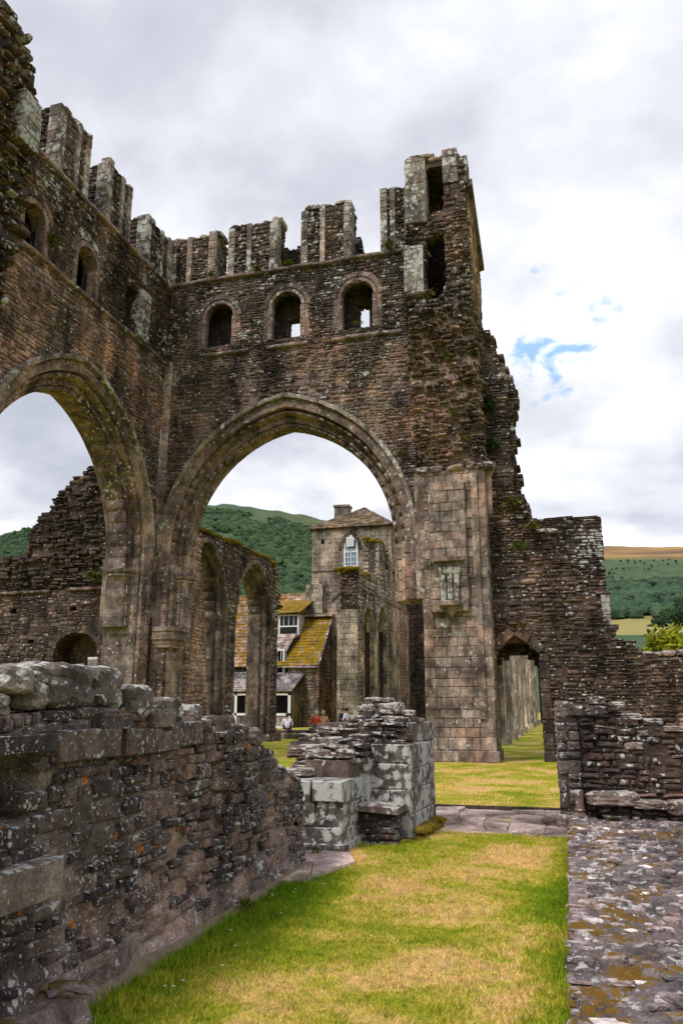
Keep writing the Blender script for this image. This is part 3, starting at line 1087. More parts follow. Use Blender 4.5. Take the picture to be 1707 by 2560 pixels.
lay(BT, OL, Y_, RT, [[(14.7, 13.9), (24, 13.9), (24, 16.9), (15.2, 16.9), (15.0, 15.5)], rect(21.1, 21.75, 13.9, 15.6)] + [roundhead(*q) for q in WL], 13.9, 16.9, M_towerL, ch=(.07, .15), ln=(.15, .48), core=.55, cmat=M_mortd, prot=.045)
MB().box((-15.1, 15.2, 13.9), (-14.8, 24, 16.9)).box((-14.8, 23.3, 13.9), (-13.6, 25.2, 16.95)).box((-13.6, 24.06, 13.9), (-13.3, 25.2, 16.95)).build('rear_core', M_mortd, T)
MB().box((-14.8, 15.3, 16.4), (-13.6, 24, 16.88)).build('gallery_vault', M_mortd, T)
# window surrounds (two orders of voussoirs and jambs)
for (cu, a, zb, zt) in WF:
    zs = zt - a
    arch_ring(BT, OF, X_, FR, cu, zs, a + .13, a + .13, .13, .03, -.25, M_arch, ln=.2, name='window_voussoir')
    arch_ring(BT, OF, X_, FR, cu, zs, a + .34, a + .34, .18, .05, -.1, M_tower, ln=.2, name='window_voussoir')
    for sg in (-1, 1):
        strip(BT, OF, X_, FR, cu + sg * (a + .05) - .09, cu + sg * (a + .05) + .09, zb, zs, .03, -.2, M_arch, name='window_jamb_stone')
        strip(BT, OF, X_, FR, cu + sg * (a + .22) - .08, cu + sg * (a + .22) + .08, zb, zs, .01, -.1, M_tower, name='window_jamb_stone')
for (cu, a, zb, zt) in WL:
    zs = zt - a
    arch_ring(BT, OL, Y_, RT, cu, zs, a + .15, a + .15, .18, .04, -.45, M_arch, ln=.22, name='window_voussoir')
    arch_ring(BT, OL, Y_, RT, cu, zs, a + .36, a + .36, .18, .05, -.1, M_towerL, ln=.22, name='window_voussoir')
    for sg in (-1, 1):
        strip(BT, OL, Y_, RT, cu + sg * (a + .06) - .1, cu + sg * (a + .06) + .1, zb, zs, .03, -.3, M_arch, name='window_jamb_stone')
# white remnant shaft by the third opening of the left wall
block_masonry(BT, -13.75, -13.35, 21.8, 22.45, 13.9, 15.75, M_cpa, sides='FR', ch=(.3, .5), ln=(.4, .7), kind='ashlar', name='ashlar_block', cname='shaft_core')
# string courses
sill_course(BT, OF, X_, FR, -13.5, -4.5, 17.05, M_arch)
sill_course(BT, OF, X_, FR, -11.8, -4.6, 13.98, M_arch, gaps=((-9.9, -9.5), (-7.6, -7.2)))
sill_course(BT, OL, Y_, RT, 15.2, 24, 16.95, M_arch)
sill_course(BT, OL, Y_, RT, 14.8, 23.9, 13.85, M_arch)
# corner shaft strip
strip(BT, (-13.36, 24, 0), X_, FR, -.14, .14, 4.5, 13.9, .10, -.2, M_ash, h=(.35, .6))
# arch orders
for (O, u, n, c_, zs) in ((OF, X_, FR, CF, ZS), (OL, Y_, RT, CL, ZS - .3)):
    th = TH
    arch_ring(BT, O, u, n, c_, zs, 4.60, 5.45, .15, .17, -.15, M_hood, ln=.7, kind='vous', name='hood_stone')
    arch_ring(BT, O, u, n, c_, zs, 4.46, 5.30, .32, .03, -.45, M_arch, ln=.42, kind='vous')
    arch_ring(BT, O, u, n, c_, zs, 4.17, 4.93, .16, -.10, -th + .12, M_arch, ln=.40, kind='roll')
    arch_ring(BT, O, u, n, c_, zs, 4.06, 4.78, .22, -.36, -th + .02, M_arch, ln=.42, kind='vous')
    arch_ring(BT, O, u, n, c_, zs, 3.88, 4.56, .16, -.42, -th + .25, M_arch, ln=.40, kind='roll')
    arch_ring(BT, O, u, n, c_, zs, 4.38, 5.20, .3, -th + .1, -th - .03, M_arch, ln=.42, kind='roll')


def jamb(O, u, n, c_, sg, zs, zc, zb=0, th=TH, cut=False):
    for (a, t_, nf, nb, kd) in ((4.60, .24, .10, -.15, 'ashlar'), (4.46, .32, .03, -.45, 'ashlar'), (4.17, .16, -.10, -th + .12, 'roll'), (4.06, .22, -.36, -th + .02, 'ashlar'), (3.88, .16, -.42, -th + .25, 'roll')):
        u0, u1 = sorted((c_ + sg * (a - t_), c_ + sg * a))
        low = a < 4.1 or cut
        strip(BT, O, u, n, u0, u1, zc if low else zb, zs, nf, nb, M_ash if a < 4.3 else M_arch, kind=kd)
    if zb < zc and not cut:  # plain faced reveal below the corbel
        Oc = np.array(O, float) + np.array(u, float) * (c_ + sg * 4.16)
        lay(BT, Oc, n, -sg * np.array(u, float), [rect(-th, -.05, zb, zc)], zb, zc, M_ash, ch=(.28, .36), ln=(.35, .7), kind='ashlar', prot=.01, depth=.3, name='ashlar_block', tilt=.1)


def corbel(c, face, mat=M_ash, s=1.0, shaft=True):
    """responds: moulded scalloped capital on triple shafts ending in a tapered base; face = outward unit (x,y)"""
    cap = MB()
    x, y, z = c
    ang = math.atan2(face[1], face[0])
    A0, A1 = ang - math.pi / 2, ang + math.pi / 2
    cap.lathe(c, [(.30 * s, -.42 * s), (.33 * s, -.36 * s), (.36 * s, -.3 * s), (.44 * s, -.16 * s), (.50 * s, -.12 * s), (.50 * s, -.05 * s), (.46 * s, -.03 * s), (.54 * s, .02 * s), (.56 * s, .08 * s), (.56 * s, .12 * s)], 8, A0, A1)
    o = cap.build('capital', mat, T)
    if shaft:
        sh = MB()
        side = (-face[1], face[0])
        for k in (-1, 0, 1):
            r_ = .11 * s if k == 0 else .08 * s
            cx_, cy_ = x + side[0] * k * .19 * s + face[0] * (.16 if k == 0 else .1) * s, y + side[1] * k * .19 * s + face[1] * (.16 if k == 0 else .1) * s
            sh.lathe((cx_, cy_, z), [(r_, -1.15 * s), (r_, -.4 * s)], 8)
        sh.build('corbel_shaft', mat, T, smooth=False)
        MB().lathe(c, [(.03, -1.6 * s), (.14 * s, -1.45 * s), (.2 * s, -1.3 * s), (.30 * s, -1.22 * s), (.30 * s, -1.12 * s)], 8, A0, A1).build('corbel_base', mat, T)


jamb(OF, X_, FR, CF, -1, ZS, 3.9)
jamb(OF, X_, FR, CF, 1, ZS, 4.8, cut=True)
jamb(OL, Y_, RT, CL, 1, ZS - .3, 4.1, th=1.35)
jamb(OL, Y_, RT, CL, -1, ZS - .3, 4.1, th=1.35)
corbel((CF - 4.0, 24.72, 5.85), (1, 0), s=.85)
corbel((-14.2, CL + 4.02, 5.9), (0, -1), s=.95)
# heavy moulded bracket low on the left jamb of the front arch
mbk = MB()
for (w_, z0_, z1_) in ((.52, 4.02, 4.16), (.44, 3.9, 4.02), (.5, 3.74, 3.9), (.36, 3.6, 3.74), (.3, 3.48, 3.6)):
    mbk.box((-13.3, 24 - w_ * .5, z0_), (-12.96 + w_, 24.9, z1_))
mbk.build('bracket', M_ash, T)

# parapet remains: squared piers left between the lost windows
def merlon(x0, x1, y0, y1, z0, zt, sides='FR', mat=M_merlon):
    block_masonry(BT, x0, x1, y0, y1, z0, zt, M_towerL, sides=sides, ch=(.1, .22), ln=(.2, .5), prot=.03, cmat=M_mortd, cname='parapet_core')
    for (ex, ey, uu, nn_, s_) in ((x0, y0, X_, FR, 1), (x1, y0, X_, FR, -1)):
        strip(BT, (ex + s_ * .12, ey, 0), X_, FR, -.13, .13, z0, zt + rs.uniform(-.12, .2), .04, -.3, mat, h=(.18, .42), kind='ashlar', name='quoin')
    strip(BT, ((x0 + x1) / 2 - .1, y0, 0), X_, FR, -.09, .09, z0, zt, .09, -.1, mat, h=(.25, .5), kind='roll', name='quoin')
    if 'R' in sides:
        strip(BT, (x1, y0 + .2, 0), Y_, RT, -.2, .2, z0, zt + .05, .05, -.2, mat, h=(.22, .42), name='quoin')
    capping(BT, [(x0 + .05, y0 + .02, zt), (x1 - .05, y0 + .02, zt)], .75, FR, mat, size=(.35, .7), hh=(.12, .26), kind='lump')


merlon(-13.55, -11.72, 24.0, 25.2, 17.05, 19.0)
merlon(-11.15, -9.25, 24.0, 24.95, 17.05, 19.15)
merlon(-8.27, -6.42, 24.0, 24.95, 17.05, 19.4)
merlon(-5.30, -4.20, 24.0, 24.95, 17.05, 19.55, sides='FL')
# outer skin behind the parapet walk
skin = [(-12, 17), (-11.2, 17.0), (-11.2, 17.35), (-9.5, 17.35), (-9.4, 18.7), (-9.0, 18.5), (-8.6, 18.75), (-7.8, 18.8), (-7.6, 17.9), (-6.6, 18.6), (-6.3, 18.6), (-6.2, 17.9), (-5.9, 17.7), (-5.7, 17.95), (-5.3, 17.75), (-5.1, 18.0), (-4.3, 18.0), (-4.3, 17)]
lay(BT, (0, 25.1, 0), X_, FR, [skin, pointed(-7.95, 17.6, .62, .75, 17.0)], 17.0, 18.9, M_towerL, ch=(.1, .2), ln=(.2, .45), core=.35, cmat=M_mortd, cname='rear_core')
lay(BT, (-12.05, 0, 0), Y_, RT, [rect(24.2, 25.3, 17.05, 18.3)], 17.05, 18.3, M_towerL, ch=(.1, .2), ln=(.2, .45))
# left wall parapet piers
def merlonL(y0, y1, zt, x0=-14.4):
    block_masonry(BT, x0, -13.5, y0, y1, 16.95, zt, M_towerL, sides='FR', ch=(.1, .22), ln=(.2, .5), prot=.03, cmat=M_mortd, cname='parapet_core')
    for ey, s_ in ((y0, 1), (y1, -1)):
        strip(BT, (-13.5, ey + s_ * .12, 0), Y_, RT, -.13, .13, 16.95, zt + rs.uniform(-.15, .22), .04, -.3, M_merlon, h=(.22, .42), name='quoin')
    strip(BT, (-13.5, (y0 + y1) / 2 + .1, 0), Y_, RT, -.09, .09, 16.95, zt, .09, -.1, M_merlon, h=(.25, .5), kind='roll', name='quoin')
    strip(BT, (-13.7, y0, 0), X_, FR, -.2, .2, 16.95, zt + .02, .05, -.2, M_merlon, h=(.22, .42), name='quoin')
    capping(BT, [(-13.52, y0 + .05, zt), (-13.52, y1 - .05, zt)], .8, RT, M_merlon, size=(.35, .7), hh=(.12, .26))


merlonL(16.9, 18.45, 19.25)
merlonL(19.5, 20.95, 19.15)
merlonL(22.1, 23.9, 18.85)
lay(BT, (-14.85, 0, 0), Y_, RT, [[(15.6, 16.9), (24, 16.9), (24, 18.3), (22, 18.2), (20.5, 18.5), (18.8, 18.9), (18, 18.8), (16.4, 19.3), (15.6, 19.4)]], 16.9, 19.4, M_towerL, ch=(.1, .2), ln=(.2, .45), core=.4, cmat=M_mortd, cname='rear_core')
# rough broken end of the left wall (nearest the camera)
stub = [(13.0, 9.3), (14.9, 9.0), (15.1, 12.5), (15.6, 13.8), (15.5, 14.6), (15.35, 16), (15.6, 16.9), (15.5, 18.9), (15.25, 19.15), (14.9, 19.5), (14.5, 19.9), (13.0, 20.3)]
lay(BT, (-13.3, 0, 0), Y_, RT, [stub], 9.3, 20.2, M_towerL, ch=(.12, .26), ln=(.2, .6), core=1.5, ragged=.14, prot=.26, kind='rough', depth=.5, gap=.03, tilt=5, cmat=M_mortd, cname='broken_core', split=.25)
lay(BT, (-13.3, 0, 0), Y_, RT, [[(13, 5), (14.9, 5), (15.1, 9.3), (13, 9.3)]], 5, 9.3, M_towerL, ch=(.12, .26), ln=(.2, .6), core=1.5, ragged=.1, prot=.2, kind='rough', depth=.4, cmat=M_mortd, cname='broken_core')
block_masonry(BT, -13.9, -12.95, 14.7, 15.45, 16.2, 17.75, M_cpa, sides='FR', ch=(.3, .5), ln=(.4, .7), kind='ashlar', name='ashlar_block', cname='shaft_core')
capping(BT, [(-13.3, 14.6, 16.0), (-13.3, 15.5, 16.0)], .5, RT, M_cpr, size=(.4, .6), hh=(.2, .3), name='coping_stone')

# stair turret on the right: slot of the vanished stair, broken face below
slot1 = [(-3.70, 17.95), (-3.42, 18.3), (-3.10, 18.3), (-3.02, 19.0), (-3.04, 20.3), (-3.68, 20.2)]
slot2 = [(-3.74, 15.2), (-3.4, 15.0), (-3.10, 15.25), (-3.05, 16.2), (-3.10, 17.5), (-3.66, 17.3)]
tur_up = [(-4.33, 17.0), (-2.25, 17.0), (-2.26, 19.3), (-2.24, 20.35), (-2.5, 20.5), (-3.0, 20.45), (-3.6, 20.4), (-4.33, 20.4)]
lay(BT, (0, 23.9, 0), X_, FR, [tur_up, slot1, [p for p in slot2 if p[1] >= 17] + []] if False else [tur_up, slot1], 17.9, 20.5, M_towerL, ch=(.12, .26), ln=(.2, .55), core=.6, prot=.07, kind='rough', ragged=.03, cmat=M_mortd)
lay(BT, (0, 23.92, 0), X_, FR, [rect(-4.4, -2.2, 14.6, 17.9), slot2], 14.6, 17.9, M_towerL, ch=(.08, .17), ln=(.14, .45), core=.6, prot=.14, kind='rough', depth=.4, ragged=.04, tilt=4, cmat=M_mortd, gap=.02, mat2=M_tower, p2=.6)
# turret body behind, hollow so that the slots read dark
lay(BT, (-2.16, 0, 0), Y_, RT, [[(24.05, 8.9), (27.3, 8.9), (27.3, 18.9), (25.6, 19.25), (24.05, 19.35)]], 8.9, 19.35, M_red, ch=(.07, .15), ln=(.2, .5), core=.5, prot=.02, cmat=M_mortar, mat2=M_tower, p2=.55)
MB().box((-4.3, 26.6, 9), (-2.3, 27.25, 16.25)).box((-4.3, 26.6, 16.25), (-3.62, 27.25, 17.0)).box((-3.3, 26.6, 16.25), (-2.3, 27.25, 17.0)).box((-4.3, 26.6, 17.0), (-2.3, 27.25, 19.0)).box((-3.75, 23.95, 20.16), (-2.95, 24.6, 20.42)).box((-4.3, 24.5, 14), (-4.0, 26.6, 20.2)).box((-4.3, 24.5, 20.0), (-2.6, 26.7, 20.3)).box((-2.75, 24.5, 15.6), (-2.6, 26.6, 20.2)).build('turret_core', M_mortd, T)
MB().add([(-2.02, 23.95, 19.42), (-2.2, 23.95, 19.42), (-2.2, 23.95, 19.12), (-2.02, 23.95, 19.2), (-2.0, 27.4, 18.05), (-2.2, 27.4, 18.05), (-2.2, 27.4, 17.8), (-2.0, 27.4, 17.85)],
         [(0, 1, 2, 3), (7, 6, 5, 4), (0, 3, 7, 4), (0, 4, 5, 1), (1, 5, 6, 2), (2, 6, 7, 3)]).build('weathering_strip', M_arch, T)
# top corner stones of the turret
block_masonry(BT, -4.36, -3.62, 23.82, 24.5, 17.95, 20.55, M_merlon, sides='FLR', ch=(.3, .5), ln=(.4, .8), kind='ashlar', name='quoin', cname='shaft_core', prot=.02)
block_masonry(BT, -3.02, -2.5, 23.84, 24.5, 19.35, 20.72, M_merlon, sides='FR', ch=(.25, .45), ln=(.3, .6), kind='ashlar', name='quoin', cname='shaft_core', prot=.02)
block_masonry(BT, -2.46, -2.16, 23.95, 24.5, 19.3, 20.42, M_merlon, sides='FR', ch=(.25, .45), ln=(.3, .6), kind='ashlar', name='quoin', cname='shaft_core', prot=.02)
capping(BT, [(-4.36, 23.8, 20.55), (-3.6, 23.8, 20.55)], .7, FR, M_merlon, size=(.4, .75), hh=(.12, .22))
capping(BT, [(-3.6, 23.85, 20.4), (-3.0, 23.85, 20.45)], .5, FR, M_merlon, size=(.25, .4), hh=(.1, .16))
block_masonry(BT, -4.45, -3.78, 23.72, 24.3, 15.3, 17.0, M_cpa, sides='FR', ch=(.3, .55), ln=(.5, .8), kind='ashlar', name='ashlar_block', cname='shaft_core', prot=.015)
capping(BT, [(-4.4, 23.7, 15.15), (-3.8, 23.7, 15.15)], .5, FR, M_cpr, size=(.3, .5), hh=(.15, .24))
# ragged rubble face below the turret, down to the pier
rag = [(-4.40, 14.6), (-2.15, 14.6), (-2.08, 12.5), (-2.0, 10.5), (-1.98, 8.9), (-4.1, 8.9), (-4.25, 11), (-4.35, 13)]


def ragm(u_, z_):
    return .75


lay(BT, (0, 23.78, 0), X_, FR, [rag], 8.9, 14.6, M_tower, ch=(.06, .14), ln=(.12, .46), core=1.2, prot=.22, kind='rough', depth=.55, ragged=.07, tilt=6, gap=.025, split=.3, mat2=M_red, p2=.05, cname='broken_core')
block_masonry(BT, -4.3, -2.2, 24.3, 25.3, 4.8, 14.6, M_tower, sides='', cname='pier_core')
block_masonry(BT, -3.95, -2.2, 24.3, 25.3, 0, 4.8, M_tower, sides='', cname='pier_core')

# the pier: ashlar, with stepped faces
block_masonry(BT, -4.22, -2.02, 23.5, 24.6, 4.75, 8.75, M_ash, sides='FRL', ch=(.22, .36), ln=(.3, .75), kind='ashlar', name='ashlar_block', cname='pier_core', prot=.012, depth=.25, tilt=.15)
block_masonry(BT, -4.03, -2.02, 23.5, 25.1, 0, 4.75, M_ash, sides='FRL', ch=(.24, .36), ln=(.3, .75), kind='ashlar', name='ashlar_block', cname='pier_core', prot=.012, depth=.25, tilt=.15)
block_masonry(BT, -3.75, -2.65, 23.32, 23.6, 4.3, 8.35, M_ash, sides='FRL', ch=(.24, .42), ln=(.3, .6), kind='ashlar', name='ashlar_block', cname='pier_core', prot=.03, depth=.2, tilt=.3)
block_masonry(BT, -4.09, -1.96, 23.42, 25.1, 0, .32, M_ash, sides='FRL', ch=(.3, .32), ln=(.5, .9), kind='ashlar', name='ashlar_block', cname='pier_core', prot=.01)
capping(BT, [(-4.2, 23.4, 8.78), (-2.0, 23.4, 8.78)], .7, FR, M_cpr, size=(.3, .7), hh=(.16, .3))
for (w_, z_) in ((-3.98, 8.2), (-2.2, 8.0)):
    pass
# shafts at the pier's right corner
strip(BT, (-2.35, 23.5, 0), X_, FR, -.1, .1, 1.2, 8.6, .09, -.1, M_ash, h=(.35, .6), kind='roll')
strip(BT, (-4.02, 23.6, 0), X_, FR, -.1, .1, 4.75, 8.6, .12, -.1, M_arch, h=(.35, .6), kind='roll')
MB().lathe((-1.95, 23.9, 8.95), [(.10, -1.6), (.12, -.4), (.15, -.3), (.24, -.1), (.27, -.06), (.27, .05)], 10).build('capital', M_arch, T)
# niche remains on the pier: lintel, triple shafts, corbel
nb_ = MB().box((-3.62, 23.12, 5.82), (-2.72, 23.36, 5.94)).build('niche_lintel', M_ash, T)
sh = MB()
for k in (-1, 0, 1):
    sh.lathe((-3.16 + k * .2, 23.27, 0), [(.085, 4.62), (.085, 5.4), (.12, 5.46), (.16, 5.62)], 8)
sh.build('corbel_shaft', M_cpa, T)
MB().lathe((-3.16, 23.32, 0), [(.03, 4.12), (.16, 4.3), (.2, 4.42), (.36, 4.48), (.36, 4.58), (.3, 4.62)], 8, -math.pi, 0).build('corbel_base', M_ash, T)
BT.finish()

# ================================================================= TRANSEPT WALL WITH THE DOORWAY
W = thing('ruined_wall', 'ruined wall with a small pointed doorway, its jagged top stepping down to the right of the tower pier', 'ruined wall', (0, 24.4, 0))
BW = Bag(W)
silh = [(-2.1, 14.1), (-1.92, 14.0), (-1.9, 13.0), (-1.75, 12.5), (-1.8, 12.25), (-1.6, 12.1), (-1.22, 11.95), (-1.14, 11.6), (-1.32, 11.05), (-1.17, 10.7), (-1.22, 10.0), (-1.18, 9.16), (-1.16, 8.1), (-1.0, 7.8), (-.82, 7.5),
        (-.95, 7.25), (-.62, 6.8), (-.12, 6.75), (-.16, 6.2), (.4, 5.85), (.44, 5.45), (.72, 5.0), (1.04, 4.62), (1.2, 4.05), (1.62, 3.85), (1.38, 3.5), (2.05, 3.42), (2.1, 3.1), (2.7, 2.98), (12, 2.9), (12, 0), (-2.1, 0)]
door = [(-2.1, 0), (-2.1, 2.95), (-1.95, 3.2), (-1.42, 3.62), (-1.0, 3.35), (-.74, 3.05), (-.74, 0)]


def wl(u_, z_):
    return .5 if (u_ < -.7 and z_ > 3.6) else .04


lay(BW, (0, 24.4, 0), X_, FR, [silh, door], 0, 14.1, M_dark, ch=(.07, .16), ln=(.16, .62), core=1.0, ragged=.05, prot=.06, cmat=M_mortd, mat2=M_tower, p2=wl, kind='rubble', depth=.3)
# ragged tooth ends
lay(BW, (0, 24.55, 0), X_, FR, [[(-2.1, 14.0), (-1.7, 13.9), (-1.0, 11.7), (-.98, 8.2), (-.4, 6.7), (.6, 5.6), (1.25, 4.2), (1.8, 3.7), (2.3, 3.2), (-1.0, 3.9), (-2.1, 4)]], 4.0, 14, M_dark, ch=(.09, .17), ln=(.25, .6), core=.7, ragged=.13, prot=.02, cmat=M_mortd, kind='rough', depth=.5)
capping(BW, [(-1.6, 24.45, 12.1), (-1.2, 24.45, 12.0)], .6, FR, M_cpr, size=(.3, .45), hh=(.25, .4))
capping(BW, [(-.62, 24.4, 6.82), (-.14, 24.4, 6.78)], .7, FR, M_cpr, size=(.3, .6), hh=(.12, .2))
capping(BW, [(2.1, 24.4, 3.08), (2.7, 24.4, 3.0), (12, 24.4, 2.92)], .9, FR, M_cpr, size=(.3, .8), hh=(.1, .22))
# door surround: dressed jambs and flat pointed head, deep reveal
strip(BW, (-.6, 24.4, 0), X_, FR, -.14, .16, 0, 3.05, .05, -.5, M_vdark, h=(.3, .5), name='ashlar_block')
strip(BW, (-2.12, 24.4, 0), X_, FR, -.06, .1, 0, 3.0, -.02, -.5, M_ash, h=(.3, .5), name='ashlar_block')
Ms, Ls = [], []
for (x0, z0, x1, z1) in ((-2.1, 3.0, -1.9, 3.28), (-1.9, 3.28, -1.42, 3.68), (-1.42, 3.68, -1.05, 3.42), (-1.05, 3.42, -.72, 3.1)):
    d = np.array([x1 - x0, 0, z1 - z0]); L_ = np.linalg.norm(d); d /= L_
    nr_ = np.array([-d[2], 0, d[0]])
    M = np.zeros((3, 3)); M[:, 0] = d * L_; M[:, 1] = np.array(FR) * .6; M[:, 2] = nr_ * .3
    Ms.append(M); Ls.append(np.array([(x0 + x1) / 2, 24.34, (z0 + z1) / 2]) + nr_ * .13)
BW.put('voussoir', 'ashlar', M_vdark, np.array(Ms), np.array(Ls))
# reveal and rear arch of the passage
rear = roundhead(-1.52, .74, 0, 3.14)
rear = [(-2.3, 0), (-2.24, 2.4), (-2.0, 2.85), (-1.55, 3.14), (-1.2, 3.12), (-.9, 2.88), (-.74, 2.4), (-.76, 0)]
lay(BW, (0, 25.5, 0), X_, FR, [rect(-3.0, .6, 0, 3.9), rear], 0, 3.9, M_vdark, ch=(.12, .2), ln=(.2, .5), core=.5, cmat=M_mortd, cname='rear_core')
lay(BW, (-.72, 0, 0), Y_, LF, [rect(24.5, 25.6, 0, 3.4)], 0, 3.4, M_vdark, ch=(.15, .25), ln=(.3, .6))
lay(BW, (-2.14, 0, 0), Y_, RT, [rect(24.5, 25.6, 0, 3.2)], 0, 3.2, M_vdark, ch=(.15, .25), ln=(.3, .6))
MB().box((-2.4, 24.6, 3.45), (-.4, 25.6, 3.75)).build('lintel', M_mortd, W)
BW.finish()

# tall lichened gable block standing behind it
G = thing('ruined_wall', 'tall square-topped block of wall crusted with white lichen, rising behind the stepped doorway wall', 'ruined wall', (0, 27.5, 0))
BG = Bag(G)
M_gl = stone_mat('crusted_rubble', DARK, speck=3, lichen=1.45, lscale=3.2, grain=22, stain=.9)
lay(BG, (0, 27.5, 0), X_, FR, [[(-.7, 0), (1.52, 0), (1.52, 7.9), (-1.6, 7.9), (-1.6, 5.0), (-.7, 5.0)]], 0, 7.9, M_dark, ch=(.08, .16), ln=(.18, .5), core=1.0, prot=.015, mat2=M_gl, p2=lambda u_, z_: min(1, max(0, .25 + (u_ - .1) * .7 + (6.8 - z_) * .18)), cmat=M_mortd)
lay(BG, (1.52, 0, 0), Y_, RT, [rect(27.5, 28.5, 0, 7.9)], 0, 7.9, M_dark, ch=(.2, .35), ln=(.3, .6))
strip(BG, (1.44, 27.5, 0), X_, FR, -.14, .14, 3, 5.2, .06, -.2, M_cpa, h=(.4, .6))
sill_course(BG, (0, 27.5, 0), X_, FR, 1.15, 1.65, 5.25, M_arch, h=.08)
capping(BG, [(-1.1, 27.5, 7.86), (1.3, 27.5, 7.9)], .9, FR, M_dark, size=(.3, .5), hh=(.06, .1), kind='ashlar')
BG.finish()

# ================================================================= WALL SEEN THROUGH THE LEFT ARCH
A = thing('ruined_wall', 'dark ruined transept wall seen through the left arch, its broken top climbing to the right', 'ruined wall', (-23, 30, 0))
BA = Bag(A)
prof = [(-40, 0), (-40, 8.3), (-23.6, 8.3), (-23.5, 9.4), (-23.2, 9.55), (-23.15, 10.2), (-22.6, 10.3), (-22.3, 10.75), (-22.0, 11.3), (-21.6, 11.5), (-21.5, 11.9), (-20.9, 12.0), (-20.6, 12.3), (-20.2, 12.5), (-18.2, 13.0), (-18.2, 0)]
arcA = pointed(-20.45, 3.7, 1.08, .95, 0)
holes = [rect(-24.0, -23.7, 5.6, 5.85), rect(-22.9, -22.65, 4.2, 4.5), rect(-20.9, -20.6, 5.6, 5.85)]
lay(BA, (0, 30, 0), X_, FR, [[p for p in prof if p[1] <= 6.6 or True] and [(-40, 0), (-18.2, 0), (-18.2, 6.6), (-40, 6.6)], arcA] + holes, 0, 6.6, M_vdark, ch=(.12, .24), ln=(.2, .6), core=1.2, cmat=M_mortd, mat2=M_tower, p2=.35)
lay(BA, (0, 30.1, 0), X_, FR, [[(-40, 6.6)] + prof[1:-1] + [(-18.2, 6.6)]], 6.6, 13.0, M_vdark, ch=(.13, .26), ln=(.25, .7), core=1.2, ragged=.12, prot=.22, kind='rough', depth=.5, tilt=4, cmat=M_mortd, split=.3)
sill_course(BA, (0, 30, 0), X_, FR, -30, -22.0, 6.55, M_arch)
sill_course(BA, (0, 30, 0), X_, FR, -21.0, -18.2, 6.6, M_arch)
arch_ring(BA, (0, 30, 0), X_, FR, -20.45, 3.7, 1.42, 1.3, .34, .02, -.4, M_vdark, ln=.2)
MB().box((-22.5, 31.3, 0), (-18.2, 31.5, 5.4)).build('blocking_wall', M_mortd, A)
BA.finish()
Tb = thing('signboard', 'white edged board low in the arched recess of the dark wall behind the left arch', 'board', (-19.6, 30.6, 3))
MB().box((-20.2, 30.6, 3.55), (-18.9, 30.66, 3.65)).build('board_edge', M_white, Tb)
MB().box((-20.2, 30.62, 2.6), (-18.9, 30.66, 3.55)).build('board_panel', M_slate, Tb)
MB().box((-20.15, 30.66, 0), (-20.05, 30.74, 3.5)).build('post', M_white, Tb)
MB().box((-19.05, 30.66, 0), (-18.95, 30.74, 3.5)).build('post', M_white, Tb)

# ================================================================= SOUTH ARCADE (two arches)
AR = thing('ruined_arcade', 'ruined arcade of two pointed arches with a mossy top, seen through the great arch', 'arcade', (-13.5, 30, 0))
BR = Bag(AR)
OAR = (-13.0, 0, 0)
ac = [(27.0, 1.9), (32.0, 1.9)]
outer = [(25.3, 0), (35.2, 0), (35.15, 6.2), (35.0, 7.2), (34.6, 8.0), (33.4, 8.25), (32.2, 8.1), (30.5, 8.25), (28.8, 8.1), (27.3, 8.05), (25.3, 8.0)]
lay(BR, OAR, Y_, RT, [outer] + [pointed(c_, 5.3, 2.05, 2.5, 0) for c_, _ in ac], 0, 8.3, M_arc, ch=(.16, .3), ln=(.25, .6), core=1.1, cmat=M_mortd, prot=.03, mat2=M_towerL, p2=lambda u_, z_: .8 if z_ > 5 else .1)
for c_, a_ in ac:
    arch_ring(BR, OAR, Y_, RT, c_, 5.3, 2.12, 2.6, .2, .1, -.2, M_arc, ln=.4, kind='roll', name='hood_stone')
    arch_ring(BR, OAR, Y_, RT, c_, 5.3, 1.98, 2.42, .22, -.12, -.98, M_arc, ln=.36)
    arch_ring(BR, OAR, Y_, RT, c_, 5.3, 1.8, 2.2, .2, -.35, -.8, M_arc, ln=.36, kind='roll')
    for sg in (-1, 1):
        for (a, t_, nf, nb2, kd) in ((1.98, .22, -.1, -1.0, 'ashlar'), (1.8, .2, -.33, -.8, 'roll'), (2.14, .16, .04, -.3, 'ashlar')):
            u0, u1 = sorted((c_ + sg * (a - t_), c_ + sg * a))
            if u0 > 25.2:
                strip(BR, OAR, Y_, RT, u0, u1, 0, 5.3, nf, nb2, M_arc, kind=kd, h=(.35, .5))
MB().lathe((-13.55, 28.72, 5.1), [(.1, -.9), (.2, -.7), (.22, -.3), (.34, -.12), (.36, .0), (.36, .08)], 8, -math.pi, 0).build('capital', M_arc, AR)
MB().box((-14.15, 33.8, 0), (-12.85, 35.4, .35)).build('plinth', M_arc, AR)
MB().box((-14.15, 28.8, 0), (-12.85, 30.2, .35)).build('plinth', M_arc, AR)
